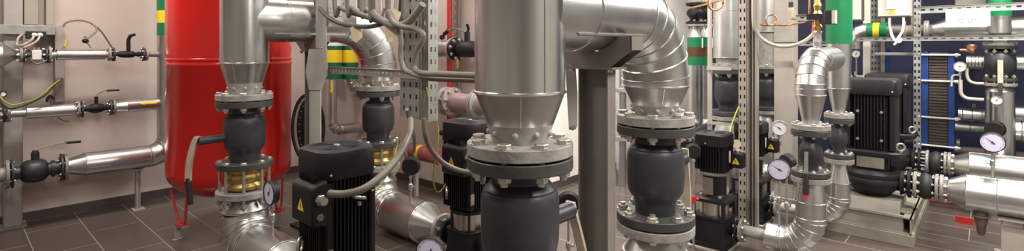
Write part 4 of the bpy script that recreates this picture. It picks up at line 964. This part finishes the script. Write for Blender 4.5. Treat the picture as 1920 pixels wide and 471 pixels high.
k = MB(); k.box((bx-.075,q.y-.002,p.z+.004), (bx-.0,q.y+.02,q.z-.004)); k.build('cover', 'boxwhite', o)
single(MB().bar([atx(1525,42,bx+.05), atx(1524,62,bx+.05)], .02, .01, (CA,SA,0)), 'red_tag', 'red_paint', 'small red tag next to the brass valve', 'tag')
k = MB(); pz = atx(1529,98,bx+.12)
single(perforated(MB(), (pz.x,pz.y,pz.z), ZA, (SA,-CA,0), CEIL-pz.z, .03, [(.015,.006)], .05, .025, lip=.02), 'perforated_bracket', 'galv_rough', 'thin perforated hanger behind the brass valve', 'bracket')
cable('cable', [at(1388,195,4.7),at(1379,215,4.68),at(1372,235,4.66),at(1369,252,4.62),at(1374,268,4.6)], .007, 'wire_yellow', 'yellow green wire coming down beside the slotted upright onto the booster pump')
single(MB().lathe([(0,.038),(.004,.038)], at(1381,270,4.58), (-CA,-SA,0), 28), 'round_tag', 'tagpaper', 'round cream tag between the small booster pump and the slotted upright', 'tag')
cable('cable', [at(1366,292,4.45),at(1374,284,4.42),at(1384,282,4.42),at(1392,290,4.46),at(1392,310,4.5)], .014, 'cable_pale', 'short pale cable curling out of the booster pump terminal box')
# slotted upright and its neighbour
ux = 4.85; a, b = atx(1384,0,ux), atx(1400,0,ux)
t = thing('slotted_upright', 'tall slotted steel upright beside the small booster pump', 'profile', (ux,a.y,0))
w_ = a.y-b.y; perforated(MB(), (ux,a.y,0.008), ZA, (0,-1,0), CEIL-.008, w_, [(w_*.28,.007),(w_*.75,.007)], .078, .034, lip=.045).build('web', 'beige', t)
MB().box((ux+.040,b.y+.004,.008), (ux+.043,a.y-.004,CEIL)).build('back_web', 'beige', t)
MB().box((ux-.05,b.y-.03,0), (ux+.09,a.y+.03,.008)).build('base_plate', 'beige', t)
a, b = atx(1402,0,ux+.03), atx(1420,0,ux+.03)
t = thing('strut_channel', 'tall plain strut channel right behind the slotted upright', 'profile', (ux+.03,a.y,0))
w_ = a.y-b.y; k = MB(); y0 = b.y
k.box((ux+.075,y0,0), (ux+.08,y0+w_,CEIL)); k.box((ux+.03,y0,0), (ux+.08,y0+.022,CEIL)); k.box((ux+.03,y0+w_-.012,0), (ux+.08,y0+w_,CEIL)); k.box((ux+.03,y0+w_*.45,0), (ux+.08,y0+w_*.45+.008,CEIL))
k.build('channel', 'beige', t)
# pale square column
cx, cy = 6.42, 1.66
t = thing('steel_column', 'pale square column behind the round gauges and the hanging white cable', 'column', (cx,cy,0))
MB().box((cx-.10,cy-.10,.012), (cx+.10,cy+.10,CEIL)).build('post', 'beige', t, bevel=.008); MB().box((cx-.16,cy-.16,0), (cx+.16,cy+.16,.012)).build('base_plate', 'beige', t)
# gauges of this side
gauge('pressure gauge with lilac dial in front of the insulated elbow by the strut channel', at(1461,318,4.02), (-.98,-.30), .168, .285, -60)
gauge('small pressure gauge before the pale square column', at(1461,240,5.0), (-.98,-.30), .145, .66, -55, white=True)
gauge('black gauge back behind the lilac gauge near the small graphite valve', at(1479,306,4.4), (.8,-.5), .165, .0, 0)
gauge('black gauge back with red cock beside the small booster pump', at(1300,283,4.35), (.9,.5), .13, .0, 0, red=True)
# clad pipe behind the gauges
t = thing('insulated_pipe', 'short insulated pipe behind the lilac gauge', 'pipe', atx(1450,322,5.75))
a, b = atx(1418,322,5.75), atx(1492,322,5.75); MB().tube([a, V((a.x,b.y,a.z))], .095, 36).build('cladding', 'galv', t); bead(MB(), (a.x,(a.y+b.y)/2,a.z), YA, .096, .004).build('seam_band', 'bead', t)
k = MB(); k.cyl((a.x,(a.y+b.y)/2+.1,0), ZA, .03, a.z-.08, 16); k.build('leg', 'beige', t)
# far clad risers with valves
def far_column(label, px, d, py_cone, vz, f=.9, group='far insulated risers'):
    c = at(px, 0, d); x, y = c.x, c.y; v = dup(by('graphite ball valve behind the black pump with the corrugated conduit'), (x,y,ZV0+vz), 'graphite ball valve ' + label, V1)
    z0 = ZV1+vz; t = thing('insulated_pipe', 'galvanised riser pipe ' + label, 'pipe', (x,y,z0), group); zc = at(px, py_cone, d).z
    MB().lathe([(zc,.165),(CEIL,.165)], (x,y,0), ZA, 48).build('cladding', 'galv', t); bead(MB(), (x,y,zc), ZA, .167, .005).build('seam_band', 'bead', t); bead(MB(), (x,y,at(px,22,d).z), ZA, .166, .003).build('joint_band', 'bead', t)
    MB().lathe([(z0+.045,.13),(zc,.14)], (x,y,0), ZA, 40).build('weld_neck', 'neck', t); disc(MB(), (x,y,z0+.008), ZA, RF, .04, 48).build('flange', 'flange', t)
    t = thing('insulated_pipe', 'galvanised pipe foot ' + label, 'pipe', (x,y,0), group)
    disc(MB(), (x,y,ZV0+vz-.053), ZA, RF, .045, 48).build('flange', 'flange', t); MB().lathe([(0,.16),(ZV0+vz-.20,.16),(ZV0+vz-.05,.11)], (x,y,0), ZA, 40).build('cladding', 'galv', t)
far_column('behind the small booster pump', 1366, 5.9, 108, .16)
far_column('between the strut channel and the pale column', 1434, 6.7, 60, .13)
# pipes with brown and green bands
for i, (px, d, lab) in enumerate(((1303,6.55,'nearer of the two far pipes banded green and brown'), (1323,6.95,'far pipe banded green and brown, close to the big riser'))):
    c = at(px,0,d); x, y = c.x, c.y; z = lambda py: at(px, py, d).z; r = .094
    t = thing('insulated_pipe', lab, 'pipe', (x,y,z(235)), 'far pipes banded green and brown')
    MB().lathe([(z(122),r*.98),(z(215),r*.98)][::-1], (x,y,0), ZA, 36).build('cladding', 'galv', t)
    for a, b, m_ in ((70,88,'green'),(88,106,'brown'),(106,122,'green')): MB().lathe([(z(b),r),(z(a),r)], (x,y,0), ZA, 36).build('colour_band', m_, t, label=('brown' if m_ == 'brown' else 'green') + ' band')
    MB().lathe([(z(70),r*.98),(z(56),.05),(z(50),.05)], (x,y,0), ZA, 32).build('cone', 'galv', t)
    pp = gore((x,y,z(215)), (x,y,z(238)), (x-1,y,z(238)), .12, 4); MB().tube([V((x,y,z(215)))]+pp+[V((x-.5,y,z(238)))], r, 32).build('elbow', 'galv', t, ang=8)
    MB().box((x-.015,y-.015,0), (x+.015,y+.015,z(236))).build('leg', 'beige', t)
    k = MB(); k.box((x-.012,y-.10,z(90)), (x+.012,y-.094,z(72))); k.build('label_card', 'paper', t)
    disc(MB(), (x,y,z(50)), ZA, .11, .03, 32).build('flange', 'flange', t)
    v = thing('flanged_valve', ('black flanged valve on the nearer brown banded pipe', 'black flanged valve on the brown banded pipe close to the big riser')[i], 'valve', (x,y,z(49)), 'far black valves')
    zz0, zz1 = z(45), z(6); h = zz1-zz0
    MB().lathe([(zz0,.05),(zz0+.25*h,.06),(zz0+.45*h,.10),(zz0+.6*h,.10),(zz0+.8*h,.06),(zz1,.05)], (x,y,0), ZA, 28).build('body', 'black', v, ang=40)
    for q in (zz0, zz1-.03): disc(MB(), (x,y,q), ZA, .11, .03, 32).build('flange', 'black', v)
    bolts(v, (x,y,zz0), ZA, .09, 6, .018, .08, .3); k = MB(); k.cyl((x,y,zz0+.5*h), (-1,-.3,0), .03, .16, 14); k.build('stem', 'black', v)
    t = thing('bare_pipe', ('thin pipe rising from the nearer far black valve', 'thin pipe rising from the far black valve close to the big riser')[i], 'pipe', (x,y,zz1)); MB().cyl((x,y,zz1+.03), ZA, .05, CEIL-zz1-.03, 24).build('pipe', 'galv_rough', t); disc(MB(), (x,y,zz1+.002), ZA, .11, .03, 32).build('flange', 'flange', t)
t = thing('bare_pipe', 'thin pale pipe standing between the brown banded pipes and the far riser', 'pipe', at(1331,300,5.2)); p = at(1331,300,5.2); MB().cyl((p.x,p.y,0), ZA, .022, CEIL, 14).build('pipe', 'beige', t)
for yy in (128,222): MB().box((p.x-.03,p.y-.22,at(1331,yy,5.6).z), (p.x-.025,p.y+.02,at(1331,yy,5.6).z+.03)).build('clip_arm', 'beige', t)
# far pipe rack seen beside the taupe column
for px, d, r, m_, lab in ((1165,6.3,.06,'galv','far insulated pipe seen between taupe column and valve'),(1189,7.2,.05,'redpipe','far red brown pipe behind the gored elbow')):
    p = at(px,0,d); t = thing('insulated_pipe', lab, 'pipe', (p.x,p.y,0), 'far pipes beyond the taupe column'); MB().cyl((p.x,p.y,0), ZA, r, CEIL, 24).build('cladding', m_, t)
    for yy in (172,262): disc(MB(), at(px,yy,d), ZA, r*2.0, .05, 28).build('flange', 'flange', t)
# white cable, copper lines, transmitter
cable('cable', [at(1413,-30,4.6),at(1413,40,4.6),at(1420,62,4.6),at(1438,79,4.55),at(1464,87,4.5),at(1492,84,4.45),at(1516,72,4.42),at(1534,52,4.4)], .016, 'cable_pale', 'pale cable hanging in a wide loop from the strut channel to the brass valve')
t = thing('pressure_transmitter', 'pale pressure transmitter with black cap on the square column', 'sensor', at(1484,48,5.5))
p = at(1483,30,5.55); k = MB(); k.lathe([(-.10,.020),(-.06,.030),(-.02,.026),(.05,.034),(.09,.030)], p, ZA, 20); k.box((-.05,-.04,-.03), (.05,-.01,.06), Matrix.Translation(p)); k.build('body', 'cream', t)
MB().lathe([(.09,.024),(.15,.022)], p, ZA, 16).build('cap', 'rubber', t); MB().cyl(p-V((0,0,.02)), (SA,-CA,0), .02, .09, 14).build('nipple', 'cream', t)
cable('copper_tube', [at(1425,46,5.3),at(1440,48,5.3),at(1455,47,5.35),at(1470,48,5.45),at(1484,46,5.5),at(1500,43,5.3),at(1512,40,5.1),at(1517,28,5.0),at(1518,-20,5.0)], .009, 'copper', 'thin copper tube running past the pressure transmitter', 'tube')
c = at(1447,38,5.25); cable('copper_tube', [c + V((SA,-CA,0))*(.055*math.cos(a)) + ZA*(.055*math.sin(a)) + V((CA,SA,0))*.004*a for a in [i*.6 for i in range(12)]], .007, 'copper', 'small copper siphon loop before the strut channel', 'tube')
c = at(1343,4,5.0); cable('copper_tube', [c + V((SA,-CA,0))*(.075*math.cos(a)) + ZA*(.075*math.sin(a)) + V((CA,SA,0))*.006*a for a in [i*.6 for i in range(12)]] + [c + V((CA,SA,0))*.3, c + V((CA,SA,0))*.75], .011, 'copper', 'copper siphon loop in front of the far galvanised riser', 'tube')
def hrail(name, px0, px1, x, py, h, lab, m='galv_rough', lip=.02, cols=True):
    a, b = atx(px0, py, x), atx(px1, py, x); z = atx((px0+px1)/2, py, x).z
    return single(perforated(MB(), (x,a.y,z-h/2), (0,-1,0), ZA, a.y-b.y, h, [(h/2, h*.13)], .075, .035, lip=lip), name, m, lab, 'rail')
hrail('support_rail', 1446, 1552, 6.1, 82, .045, 'short perforated rail behind the hanging pale cable')
hrail('support_rail', 1492, 1530, 5.6, 33, .06, 'short grey rail holding the brass valve')

# ------------------------------------------------------------------ big in-line pumps on their pedestal
Q1 = inline_pump('big black inline pump with square finned motor, front one on the pedestal', 'big inline pumps')
Q1.location = (5.80, .765, .33); Q1.scale = (1.05,)*3
Q2 = dup(Q1, (7.10, .79, .33), 'big black inline pump behind the front one on the pedestal', 'big inline pumps')
t = thing('pump_pedestal', 'grey green steel pedestal carrying both big inline pumps', 'pedestal', (6.4,.74,0))
x0, x1, y0, y1, zt = 5.47, 7.42, .44, 1.08, .245
MB().box((x0-.005,y0-.005,0), (x1,y1,.10)).build('plinth', 'pedestal', t, bevel=.004)
def chan(lo, hi, nm='channel_rail'):
    k = MB(); ax = 0 if hi[0]-lo[0] > hi[1]-lo[1] else 1; th = .012
    k.box((lo[0],lo[1],lo[2]), (hi[0],hi[1],lo[2]+th)); k.box((lo[0],lo[1],hi[2]-th), (hi[0],hi[1],hi[2]))
    if ax: k.box((lo[0]+.012,lo[1],lo[2]), (lo[0]+.024,hi[1],hi[2]))
    else: k.box((lo[0],lo[1]+.012,lo[2]), (hi[0],lo[1]+.024,hi[2]))
    k.build(nm, 'pedestal', t)
chan((x0,y0+.07,.10), (x0+.07,y1,zt)); chan((x0,y0,.10), (x1,y0+.07,zt)); chan((x1-.07,y0+.07,.10), (x1,y1,zt)); chan((x0+.07,y1-.07,.10), (x1-.07,y1,zt))
k = MB(); k.box((x0+.07,y0+.07,.10), (x1-.07,y1-.07,.17)); k.build('infill', 'pedestal', t)
for px_, nm in ((5.80,0),(7.10,1)):
    k = MB(); k.prism([(px_-.27,.17),(px_+.27,.17),(px_+.27,.33),(px_-.20,.33)], Matrix(((1,0,0,0),(0,0,1,0),(0,1,0,0),(0,0,0,1))), y0+.10, y1-.03); k.build('pump_seat', 'pedestal', t)
for px_ in (5.80,7.10):
    k = MB(); k.box((px_-.20,y0+.03,.245), (px_+.2,y0+.10,.257)); k.build('bearing_plate', 'pedestal', t)
# rubber compensators and delivery pipes
def delivery(x, lab, g, yend, r=.147):
    z = .33+.13*1.05
    t = thing('rubber_compensator', 'black rubber compensator between flanges ' + lab, 'joint', (x,.39,z-.12), 'rubber compensators')
    k = MB(); k.lathe([(0,.07),(.02,.075),(.045,.105),(.075,.115),(.105,.105),(.13,.075),(.15,.07)], (x,.455,z), (0,-1,0), 40); k.build('bellows', 'rubber', t, ang=60)
    for yy in (.462,.315): disc(MB(), (x,yy-.024,z), YA, .118, .024, 48).build('flange', 'flange', t)
    t = thing('insulated_pipe', 'insulated delivery pipe ' + lab, 'pipe', (x,-.2,z-r), g)
    disc(MB(), (x,.258,z), YA, .118, .026, 48).build('flange', 'flange', t)
    bolts(t, (x,.288,z), YA, .094, 8, .014, .08, .5)
    MB().lathe([(0,.07),(.03,.072)], (x,.26,z), (0,-1,0), 40).build('weld_neck', 'neck', t)
    MB().lathe([(0,.085),(.12,r)], (x,.235,z), (0,-1,0), 48).build('cone', 'galv', t)
    MB().lathe([(0,r),(.115-yend,r)], (x,.115,z), (0,-1,0), 56).build('cladding', 'galv', t)
    q = Rings()
    for yy in (.115,-.075,-.55): bead(q, (x,yy,z), YA, r+.001, .004)
    q.build('seam_band', 'bead', t); MB().tube([(x-r*.2,.115,z+r*.98),(x-r*.2,yend,z+r*.98)], .004, 6).build('lock_seam', 'bead', t)
    MB().box((x-.05,-1.62,0), (x+.05,-1.52,z-r)).build('leg', 'beige', t)
    return t
gd = 'insulated delivery pipes of the inline pumps'
delivery(5.80, 'of the front inline pump', gd, -1.9); delivery(7.10, 'of the rear inline pump', gd, -1.9)
zp = .4665
t = thing('pipe_support', 'pale steel stand under the front delivery pipe', 'support', (5.80,-.17,0))
k = MB(); k.box((5.74,-.24,.01), (5.86,-.23,.30)); k.box((5.74,-.11,.01), (5.86,-.10,.30)); k.box((5.735,-.24,.01),(5.745,-.10,.24)); k.build('post', 'beige', t)
MB().box((5.70,-.28,0), (5.90,-.06,.01)).build('base_plate', 'beige', t); MB().box((5.70,-.26,.30), (5.90,-.08,.315)).build('saddle', 'beige', t)
t = thing('drain_stub', 'dull brown drain stub hanging under the front delivery pipe', 'drain', (5.80,.02,.13)); MB().lathe([(.33,.045),(.24,.043),(.20,.03),(.15,.028),(.125,.018)], (5.80,.02,0), ZA, 24).build('nozzle', 'rust', t); disc(MB(), (5.80,.02,.275), ZA, .058, .015, 28).build('collar', 'steel_brown', t)
p = at(1808,409,4.95); t = single(MB().box((-.012,-.065,0), (.012,.065,.06), Matrix.Translation((p.x,p.y,0))), 'red_tag', 'red_paint', 'red tag standing on the floor under the delivery pipe cone', 'tag')
c = at(1760,378,5.75); c.z = 0
for i, (R, zz, lab) in enumerate(((.17,.012,'outer'),(.13,.03,'inner'))):
    single(MB().torus(c+V((0,.02*i,zz)), ZA, R, .013, 40, 8), 'red_hose', 'redpipe', lab + ' ring of red hose coiled on the floor by the rubber compensator', 'hose')
gauge('pressure gauge with lilac dial standing on the front delivery pipe', atx(1861,267,5.80), (-1,.02), .165, zp+.14, -50)
gauge('black gauge back right above the lilac gauge of the delivery pipes', atx(1866,242,7.0), (1,-.2), .165, zp+.14, 0)

# ------------------------------------------------------------------ plate heat exchangers, racks and pipes at the back
def exchanger(label, px0, px1, x, py0, py1, dep, bars):
    a, b = atx(px0, py0, x), atx(px1, py0, x); z1 = atx((px0+px1)/2, py0, x).z; z0 = atx((px0+px1)/2, py1, x).z; y0, y1 = b.y, a.y; fw = (y1-y0)*.20
    t = thing('plate_heat_exchanger', label, 'heat exchanger', (x+dep/2,(y0+y1)/2,0), 'plate heat exchangers')
    for u, v_ in ((y0,y0+fw),(y1-fw,y1)): MB().box((x,u,z0), (x+dep,v_,z1)).build('frame_plate', 'blue', t, bevel=.006)
    k = MB(); n = 30; h = y1-y0-2*fw
    for i in range(n): q = y0+fw+h*i/n; k.box((x+.025,q,z0+.03), (x+dep-.025,q+h/n*.55,z1-.03))
    k.box((x+.04,y0+fw,z0+.04), (x+dep-.04,y1-fw,z1-.04))
    zz = z0+.05
    while zz < z1-.05: k.box((x+.016,y0+fw+.004,zz), (x+.04,y1-fw-.004,zz+.018)); zz += .034
    k.build('plate_pack', 'plates', t)
    for p in bars:
        z = atx((px0+px1)/2, p, x).z; k = MB(); k.cyl((x-.012,y0-.05,z), YA, .011, y1-y0+.10, 12); k.hexa((x-.012,y0-.03,z), YA, .022, .03); k.hexa((x-.012,y1,z), YA, .022, .03); k.build('tie_bolt', 'dial_white', t)
    for u in (y0+.02, y1-fw+.01): MB().box((x+.05,u,0), (x+dep-.05,u+.03,z0)).build('leg', 'blue', t)
    MB().cyl((x+dep/2,y0-.02,z1-.06), YA, .02, y1-y0+.04, 14).build('guide_bar', 'zinc', t)
    return t
exchanger('tall blue framed plate heat exchanger behind the delivery pipes', 1728, 1790, 7.75, 97, 279, .5, (103,152,221,274))
k = MB(); a, b = atx(1661,0,8.3), atx(1668,0,8.3); k.box((8.3,b.y,0), (8.36,a.y,atx(1664,92,8.3).z)); single(k, 'steel_post', 'blue', 'narrow blue post behind the big pump motors', 'post')
def upright(lab, px0, px1, x, m='galv_rough', ncol=2, zb=0):
    a, b = atx(px0,0,x), atx(px1,0,x); w_ = a.y-b.y; cols = [(w_*(i+.5)/ncol, min(.009, w_*.12)) for i in range(ncol)]
    return single(perforated(MB(), (x,a.y,zb), ZA, (0,-1,0), CEIL-zb, w_, cols, .075, .035, lip=.04), 'perforated_upright', m, lab, 'profile', 'perforated uprights of the back rack')
upright('perforated upright standing next to the tall blue heat exchanger', 1712, 1727, 7.6, ncol=2)
upright('perforated upright behind the big pump motors under the cabinet', 1633, 1650, 8.2, ncol=3)
single(MB().box((8.0, atx(1632,0,8.0).y, 0), (8.06, atx(1618,0,8.0).y, CEIL)), 'steel_post', 'boxwhite', 'pale square post beside the perforated upright of the back rack', 'post')
single(MB().box((8.1, atx(1659,0,8.1).y, 0), (8.15, atx(1651,0,8.1).y, CEIL)), 'steel_post', 'steel_brown', 'taupe square post behind the big pump motors', 'post')
hrail('rack_rail', 1718, 1990, 7.2, 14, .075, 'upper perforated rail of the back rack behind the white notice')
hrail('rack_rail', 1590, 1990, 7.3, 72, .05, 'lower perforated rail of the back rack under the level pipe')
t = single(MB().tube([atx(1640,101,7.9), V((7.9, atx(1790,101,7.9).y, atx(1640,101,7.9).z))], .02, 12), 'level_bar', 'dial_white', 'pale level bar across the perforated upright', 'bar')
# level pipe with bands under the cabinets
LXp = 7.7; lz = atx(1760,56,LXp).z; ly = lambda px: atx(px, 56, LXp).y
def hseg(t, nm, p0, p1, r, m, r2=None, n=36, label=None): return MB().lathe([(0, r), (ly(p0)-ly(p1), r2 or r)], (LXp,ly(p0),lz), (0,-1,0), n).build(nm, m, t, label=label)
t = thing('insulated_pipe', 'level insulated pipe with green and yellow bands under the cabinets', 'pipe', (LXp,ly(1640),lz-.1))
pp = gore((LXp,ly(1600),lz-1), (LXp,ly(1600),lz), (LXp,-9,lz), .16, 4)
MB().tube([V((LXp,ly(1600),lz-.22))]+pp+[V((LXp,ly(1626),lz))], .10, 32).build('elbow', 'galv', t, ang=8)
for a, b, m_, l in ((1626,1638,'green','green band'),(1638,1650,'yellow','yellow band'),(1650,1664,'green','green band')): hseg(t, 'colour_band', a, b, .102, m_, label=l)
hseg(t, 'cladding', 1664, 1695, .08, 'galv'); hseg(t, 'flange', 1695, 1699, .11, 'flange'); MB().box((LXp,ly(1680)-.02,lz-.02), (XB+.02,ly(1680)+.02,lz+.02)).build('wall_arm', 'galv_rough', t)
t = thing('flanged_valve', 'pale cast valve body between flanges in the level pipe', 'valve', (LXp,ly(1717),lz-.1))
a = ly(1699)-ly(1736); MB().lathe([(0,.06),(a*.25,.065),(a*.4,.10),(a*.6,.10),(a*.75,.065),(a,.06)], (LXp,ly(1699),lz), (0,-1,0), 28).build('body', 'cream', t, ang=50); MB().cyl((LXp,ly(1717),lz+.06), ZA, .045, .10, 20).build('bonnet', 'cream', t); hseg(t, 'flange', 1733, 1737, .11, 'flange')
t = thing('insulated_pipe', 'level insulated pipe with cone behind the white notice', 'pipe', (LXp,ly(1800),lz-.1)); hseg(t, 'flange', 1737.5, 1742, .11, 'flange'); hseg(t, 'cone', 1742, 1772, .06, 'galv', .125); hseg(t, 'cladding', 1772, 1990, .125, 'galv')
# notice on the rail
nx = 7.178; p, q = atx(1773,50,nx), atx(1857,14,nx)
t = thing('notice', 'white paper notice with faint grey writing on the upper rack rail', 'notice', (nx,(p.y+q.y)/2,p.z))
MB().box((nx-.006,q.y,p.z), (nx,p.y,q.z)).build('sheet', 'paper', t)
k = MB(); random.seed(5)
for px0, px1, py in ((1781,1834,36.5),(1795,1823,42.5)):
    s = px0
    while s < px1:
        a = atx(s, py, nx-.007); h = .017
        if random.random() < .86:
            k.box((nx-.0075,a.y-.007,a.z-h/2), (nx-.006,a.y-.004,a.z+h/2)); k.box((nx-.0075,a.y-.013,a.z+random.choice((-.5,0,.35))*h), (nx-.006,a.y-.004,a.z+random.choice((-.5,0,.35))*h+.003))
        s += 3.1
k.build('writing', 'ink', t)
# cabinets
def cabinet(label, px0, px1, x, py, dep, extra):
    a, b = atx(px0, py, x), atx(px1, py, x); z = a.z
    t = thing('control_cabinet', label, 'cabinet', (x,(a.y+b.y)/2,z), 'wall cabinets')
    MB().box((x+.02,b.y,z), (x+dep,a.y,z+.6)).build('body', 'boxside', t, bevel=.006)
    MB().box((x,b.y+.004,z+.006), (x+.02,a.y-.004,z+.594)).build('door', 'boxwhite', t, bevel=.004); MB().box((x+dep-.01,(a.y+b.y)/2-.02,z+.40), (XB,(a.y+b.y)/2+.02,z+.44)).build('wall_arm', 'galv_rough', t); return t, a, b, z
t, a, b, z = cabinet('smaller pale control cabinet beside the green painted pipe', 1590, 1614, 6.9, 38, .24, 0)
t, a, b, z = cabinet('wider pale control cabinet with yellow triangle and two hanging white cables', 1645, 1707, 6.9, 32, .24, 1)
m_ = frame(V((6.899, atx(1673,22,6.9).y, atx(1673,22,6.9).z)), (-1,0,0), ZA); MB().prism([(.035,0),(-.025,.036),(-.025,-.036)], m_, 0, .002).build('warning_label', 'yellow', t)
yc = (a.y+b.y)/2; MB().box((6.885, yc-.02, z+.08), (6.90, yc+.06, z+.6)).build('cable_duct', 'paper', t)
Dq = lambda px, py, x=6.95: atx(px, py, x)
cable('cable', [Dq(1668,33),Dq(1668,46),Dq(1671,62),Dq(1676,74),Dq(1686,79),Dq(1690,72)], .014, 'dial_white', 'white cable hanging from the wider cabinet, nearer its yellow triangle')
cable('cable', [Dq(1694,32),Dq(1694,46),Dq(1691,60),Dq(1685,70),Dq(1680,80),Dq(1676,84)], .014, 'dial_white', 'white cable hanging from the far side of the wider cabinet')
cable('cable', [Dq(1603,70,7.30),Dq(1591,90,7.2),Dq(1588,110,7.2),Dq(1590,130,7.2),Dq(1598,148,7.2),Dq(1606,158,7.3)], .016, 'cable_pale', 'pale cable bowing down between green pipe and pump motor')
# riser with dark valve beside the notice
rx = 7.45; ry = atx(1875,100,rx).y; rz = lambda py: atx(1875, py, rx).z
t = thing('insulated_pipe', 'insulated riser with green top band above the dark valve with cream lever', 'pipe', (rx,ry,rz(88)))
MB().lathe([(rz(62),.092),(rz(30),.092)], (rx,ry,0), ZA, 36).build('cladding', 'galv', t); MB().lathe([(rz(30),.094),(CEIL,.094)], (rx,ry,0), ZA, 36).build('colour_band', 'green', t, label='green top'); MB().lathe([(rz(78),.05),(rz(62),.09)], (rx,ry,0), ZA, 32).build('cone', 'galv', t); disc(MB(), (rx,ry,rz(86)), ZA, .135, .04, 40).build('flange', 'flange', t)
t = thing('ball_valve', 'dark ball valve with cream lever beside the white dial gauge', 'valve', (rx,ry,rz(156)), 'small graphite ball valves')
MB().lathe([(rz(152),.07),(rz(142),.08),(rz(132),.125),(rz(112),.13),(rz(100),.11),(rz(92),.07)], (rx,ry,0), ZA, 36).build('body', 'graphite', t, ang=50)
for py in (92,152): disc(MB(), (rx,ry,rz(py)), ZA, .135, .03, 40).build('flange', 'dark_flange', t)
bolts(t, (rx,ry,rz(152)), ZA, .11, 8, .02, .09, .5, True); bolts(t, (rx,ry,rz(88)), ZA, .11, 8, .02, .08, .5)
k = MB(); k.cyl((rx-.10,ry,rz(116)), (-1,0,0), .03, .06, 16); s = k.build('stem', 'graphite', t); lv = MB().bar([(rx-.16,ry,rz(112)),(rx-.17,ry,rz(130)),(rx-.19,ry,rz(158))], .042, .016, YA).build('lever', 'cream', s); MB().bar([(rx-.188,ry,rz(154)),(rx-.20,ry,rz(176))], .036, .03, YA).build('grip', 'rubber', lv)
t = thing('insulated_pipe', 'wide insulated pipe foot with small round thermometer under the dark valve', 'pipe', (rx,ry,0))
disc(MB(), (rx,ry,rz(161)), ZA, .135, .03, 40).build('flange', 'flange', t); MB().lathe([(rz(172),.12),(rz(161),.085)], (rx,ry,0), ZA, 40).build('cone', 'galv', t); MB().lathe([(0,.120),(rz(172),.120)], (rx,ry,0), ZA, 44).build('cladding', 'galv_v', t); bead(MB(), (rx,ry,rz(172)), ZA, .121, .004).build('seam_band', 'bead', t)
gauge('small round thermometer dial on the wide pipe foot', (rx-.16, atx(1869,188,rx-.16).y, atx(1869,188,rx-.16).z), (-1,.05), .095, rz(196), 40, white=True, cock=False)
gauge('white dial gauge on bent siphon tubes beside the blue heat exchanger', atx(1800,125,7.38), (-1,.05), .112, atx(1800,160,7.38).z, 88, white=True, cock=False)
E = lambda px, py, x=7.40: atx(px, py, x)
cable('siphon_tube', [E(1801,150),E(1801,165),E(1803,177),E(1812,184),E(1826,186),E(1845,187)], .018, 'cable_pale', 'pale bent siphon tube under the white dial gauge', 'tube')
cable('siphon_tube', [E(1813,128),E(1813,140),E(1817,151),E(1828,156),E(1845,157)], .015, 'cable_pale', 'second pale siphon tube bending to the valve flange', 'tube')
cable('siphon_tube', [E(1784,162),E(1785,145),E(1790,141),E(1800,141)], .010, 'cable_pale', 'thin pale tube from the blue frame to the white dial gauge', 'tube')
def side_pipe(lab, px0, px1, py, x, r, m='galv', ribs=0):
    a, b = atx(px0,py,x), atx(px1,py,x); z = atx((px0+px1)/2,py,x).z; t = thing('insulated_pipe', lab, 'pipe', (x,(a.y+b.y)/2,z-r), 'level pipes at the back')
    MB().tube([V((x,a.y,z)), V((x,b.y,z))], r, 32).build('cladding', m, t)
    q = Rings()
    for i in range(ribs): bead(q, (x,a.y+(b.y-a.y)*(i+.5)/ribs,z), YA, r+.001, .005)
    if ribs: q.build('seam_band', 'bead', t)
    MB().box((x, (a.y+b.y)/2-.015, z-.015), (XB+.02, (a.y+b.y)/2+.015, z+.015)).build('wall_arm', 'galv_rough', t)
    return t
side_pipe('ribbed level pipe entering the dark valve with cream lever', 1812, 1858, 117, 7.62, .075, ribs=7)
side_pipe('level pipe leaving behind the dark valve with cream lever', 1890, 1990, 118, 7.75, .075, ribs=4)
side_pipe('level pipe stub low beside the blue frame, upper of two', 1797, 1850, 215, 7.9, .07, ribs=3)
side_pipe('level pipe stub low beside the blue frame, lower of two', 1790, 1850, 240, 8.0, .055, 'galv_rough', 1)
side_pipe('level pipe beyond the wide pipe foot, upper one', 1885, 1990, 215, 8.0, .09, ribs=3)
side_pipe('thick level pipe beyond the wide pipe foot, lower one', 1885, 1990, 248, 7.6, .115, ribs=5)
side_pipe('level bare pipe across the blue frames behind the inline pump', 1640, 1800, 262, 8.9, .06, 'galv_rough')
side_pipe('level pale pipe running low behind the rear delivery pipe', 1780, 1990, 290, 8.9, .05, 'pinkpipe')
gauge('tiny white gauge far back between green pipe and pale post', atx(1605,101,8.0), (-1,.1), .10, atx(1605,140,8.0).z, 20, white=True, cock=False)
cable('siphon_tube', [atx(1605,134,8.03),atx(1605,141,8.03),atx(1611,144,8.03),atx(1624,143,8.03)], .018, 'cable_pale', 'pale siphon tube under the tiny far gauge', 'tube')
t = thing('relief_valve', 'small reddish relief valve on the ribbed level pipe', 'valve', atx(1822,98,7.62)); MB().lathe([(0,.02),(.03,.03),(.05,.05),(.08,.05),(.10,.03)], atx(1822,100,7.62), ZA, 18).build('body', 'copper', t); MB().cyl(atx(1822,94,7.62), YA, .016, .10, 12).build('outlet', 'copper', t)
t = thing('rack_box', 'grey equipment box above the white notice on the back rack', 'box', atx(1800,5,7.7)); p, q = atx(1790,14,7.75), atx(1850,-30,7.75); MB().box((7.75,q.y,p.z), (8.0,p.y,q.z)).build('body', 'steel_brown', t, bevel=.01)
